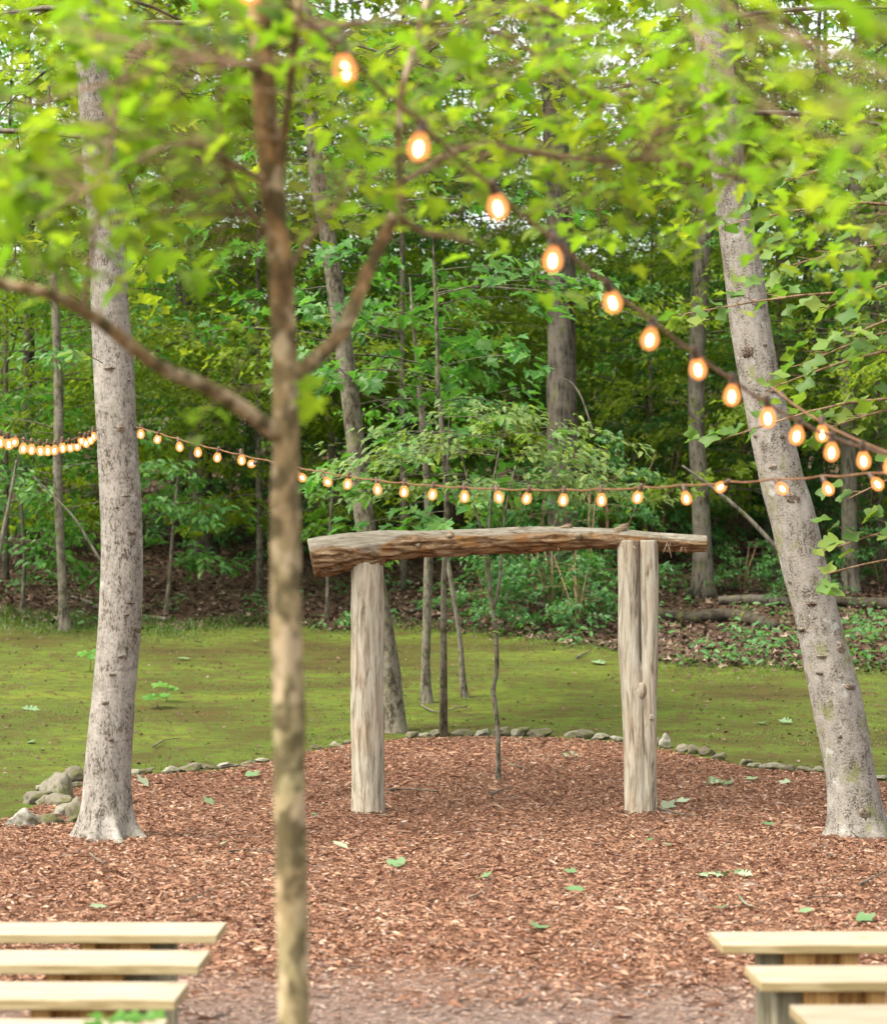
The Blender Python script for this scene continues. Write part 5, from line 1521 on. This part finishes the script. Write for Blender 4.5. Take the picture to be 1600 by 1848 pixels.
    # leaf clusters: (px, py, Y, spread px x, spread px y, count, size)
    clusters = [
        (90, 420, 4.7, 130, 70, 46, .085), (60, 250, 4.6, 120, 70, 42, .085), (60, 90, 4.7, 130, 80, 40, .085), (260, 390, 5.0, 110, 60, 34, .08), (250, 220, 4.9, 120, 80, 44, .085), (230, 60, 4.9, 130, 70, 46, .09), (400, 320, 5.1, 80, 80, 34, .08), (390, 130, 5.1, 90, 90, 38, .085),
        (330, 470, 5.2, 90, 40, 16, .07), (120, 510, 4.9, 110, 30, 16, .075), (560, 40, 5.0, 120, 50, 26, .10), (620, 340, 5.7, 60, 50, 16, .07), (700, 410, 5.9, 70, 40, 14, .07), (600, 240, 5.8, 60, 60, 14, .075), (560, 690, 5.5, 30, 40, 4, .08), (470, 590, 5.5, 40, 60, 5, .075), (390, 760, 5.3, 50, 40, 4, .08),
        (850, 320, 6.4, 120, 50, 34, .085), (1000, 260, 6.9, 140, 60, 46, .085), (1150, 330, 7.2, 130, 60, 42, .085), (900, 160, 6.6, 150, 70, 44, .085), (1080, 120, 7.2, 150, 90, 46, .085), (760, 120, 6.1, 90, 80, 26, .08), (880, 30, 6.5, 150, 50, 34, .085),
        (1300, 270, 7.3, 130, 70, 40, .085), (1420, 130, 3.9, 160, 70, 30, .085), (1560, 180, 3.6, 110, 80, 28, .085), (1350, 30, 4.2, 160, 50, 26, .085), (1580, 50, 3.6, 110, 60, 18, .085), (1540, 330, 4.2, 90, 60, 14, .085), (1450, 420, 8.6, 130, 60, 34, .10), (1560, 500, 8.6, 80, 60, 26, .10), (1400, 320, 8.4, 120, 60, 30, .10), (1530, 240, 8.8, 100, 80, 26, .10), (1130, 420, 7.4, 110, 25, 14, .085), (960, 440, 7.2, 60, 30, 7, .08), (1010, 540, 7.0, 25, 15, 2, .10), (1250, 430, 7.5, 60, 40, 8, .085),
    ]
    clusters += [(1290, 90, 7.4, 70, 80, 22, .085), (1260, 230, 7.4, 60, 70, 16, .085), (170, 60, 5.2, 60, 60, 16, .085), (480, 60, 5.0, 110, 60, 30, .09), (680, 220, 5.9, 80, 70, 22, .08), (160, 330, 4.7, 110, 60, 30, .085), (330, 230, 5.0, 90, 90, 26, .085), (1200, 180, 7.4, 120, 80, 36, .085), (1000, 60, 7.0, 120, 60, 30, .085), (780, 260, 6.2, 80, 60, 22, .08), (1480, 260, 4.1, 110, 60, 18, .085), (30, 330, 4.6, 70, 60, 22, .085), (1320, 150, 7.6, 110, 80, 30, .085), (1100, 220, 7.2, 120, 60, 28, .085), (560, 150, 5.4, 70, 70, 16, .08)]
    allp = []
    for px, py, Y, sx, sy, n, size in clusters:
        for k in range(int(n * (.5 if Y < 4.5 else 1.0))):
            x, y = px + rn(sx * .8), py + rn(sy * .75)
            if 120 < x < 240 and y > 140 and random.random() < .25: continue
            if 440 < x < 545 and y > 60 and random.random() < .6: continue
            YY = Y * (1 + rn(.05)) * (1.12 if Y < 5.4 and px < 700 else 1)
            p = at(x, y, YY)
            a = random.uniform(0, 2 * PI)
            allp.append((p, (math.cos(a), math.sin(a), -.15 + rn(.25)), (rn(.17), rn(.17) - .10, 1), size * random.uniform(.58, 1.08), size * F / YY))
    # petiole twigs join each leaf to the nearest limb point
    nodes = np.vstack([A[6:, :3] for A in curves])
    gt = Geo()
    for p, d, n, s, v in allp:
        j = int(np.argmin(((nodes - p) ** 2 * np.array([1, 1, 1.3])).sum(axis=1)))
        q = nodes[j]
        dist = np.linalg.norm(p - q)
        if dist < .45:
            mid = (p + q) / 2 + np.array([0, 0, .06 * dist])
            gt.tube(np.array([q, mid, p]), [.0016, .0013, .0009], 3, False)
    o = link('twigs', gt.mesh('twigs', B_TWIG, True, tuple(org)), r); o['kind'] = 'stuff'
    order = sorted(range(len(allp)), key=lambda i: -allp[i][4])
    first = set(order[:300])
    rest = [allp[i] for i in range(len(allp)) if i not in first]
    for i in order[:300]:
        p, d, n, s, v = allp[i]
        add_leaf(r, p, d, n, s, 'maple', L_NEAR_O, .25, .3)
    if rest:
        V, T, k = leaf_field(np.array([a[0] for a in rest]), np.array([a[1] for a in rest]), np.array([a[2] for a in rest]), np.array([a[3] for a in rest]), MAPLE, .25, .3)
        g = Geo(); g.add(V, None, T, np.repeat(rng.random(len(rest)), k))
        o = link('foliage', g.mesh('foliage', L_NEAR, True, tuple(org)), r); o['kind'] = 'stuff'
    print('near leaves', len(allp))
near_maple()

nt_ = sum(len(m.polygons) for m in bpy.data.meshes)
print('mesh polygons', nt_, 'objects', len(bpy.data.objects))
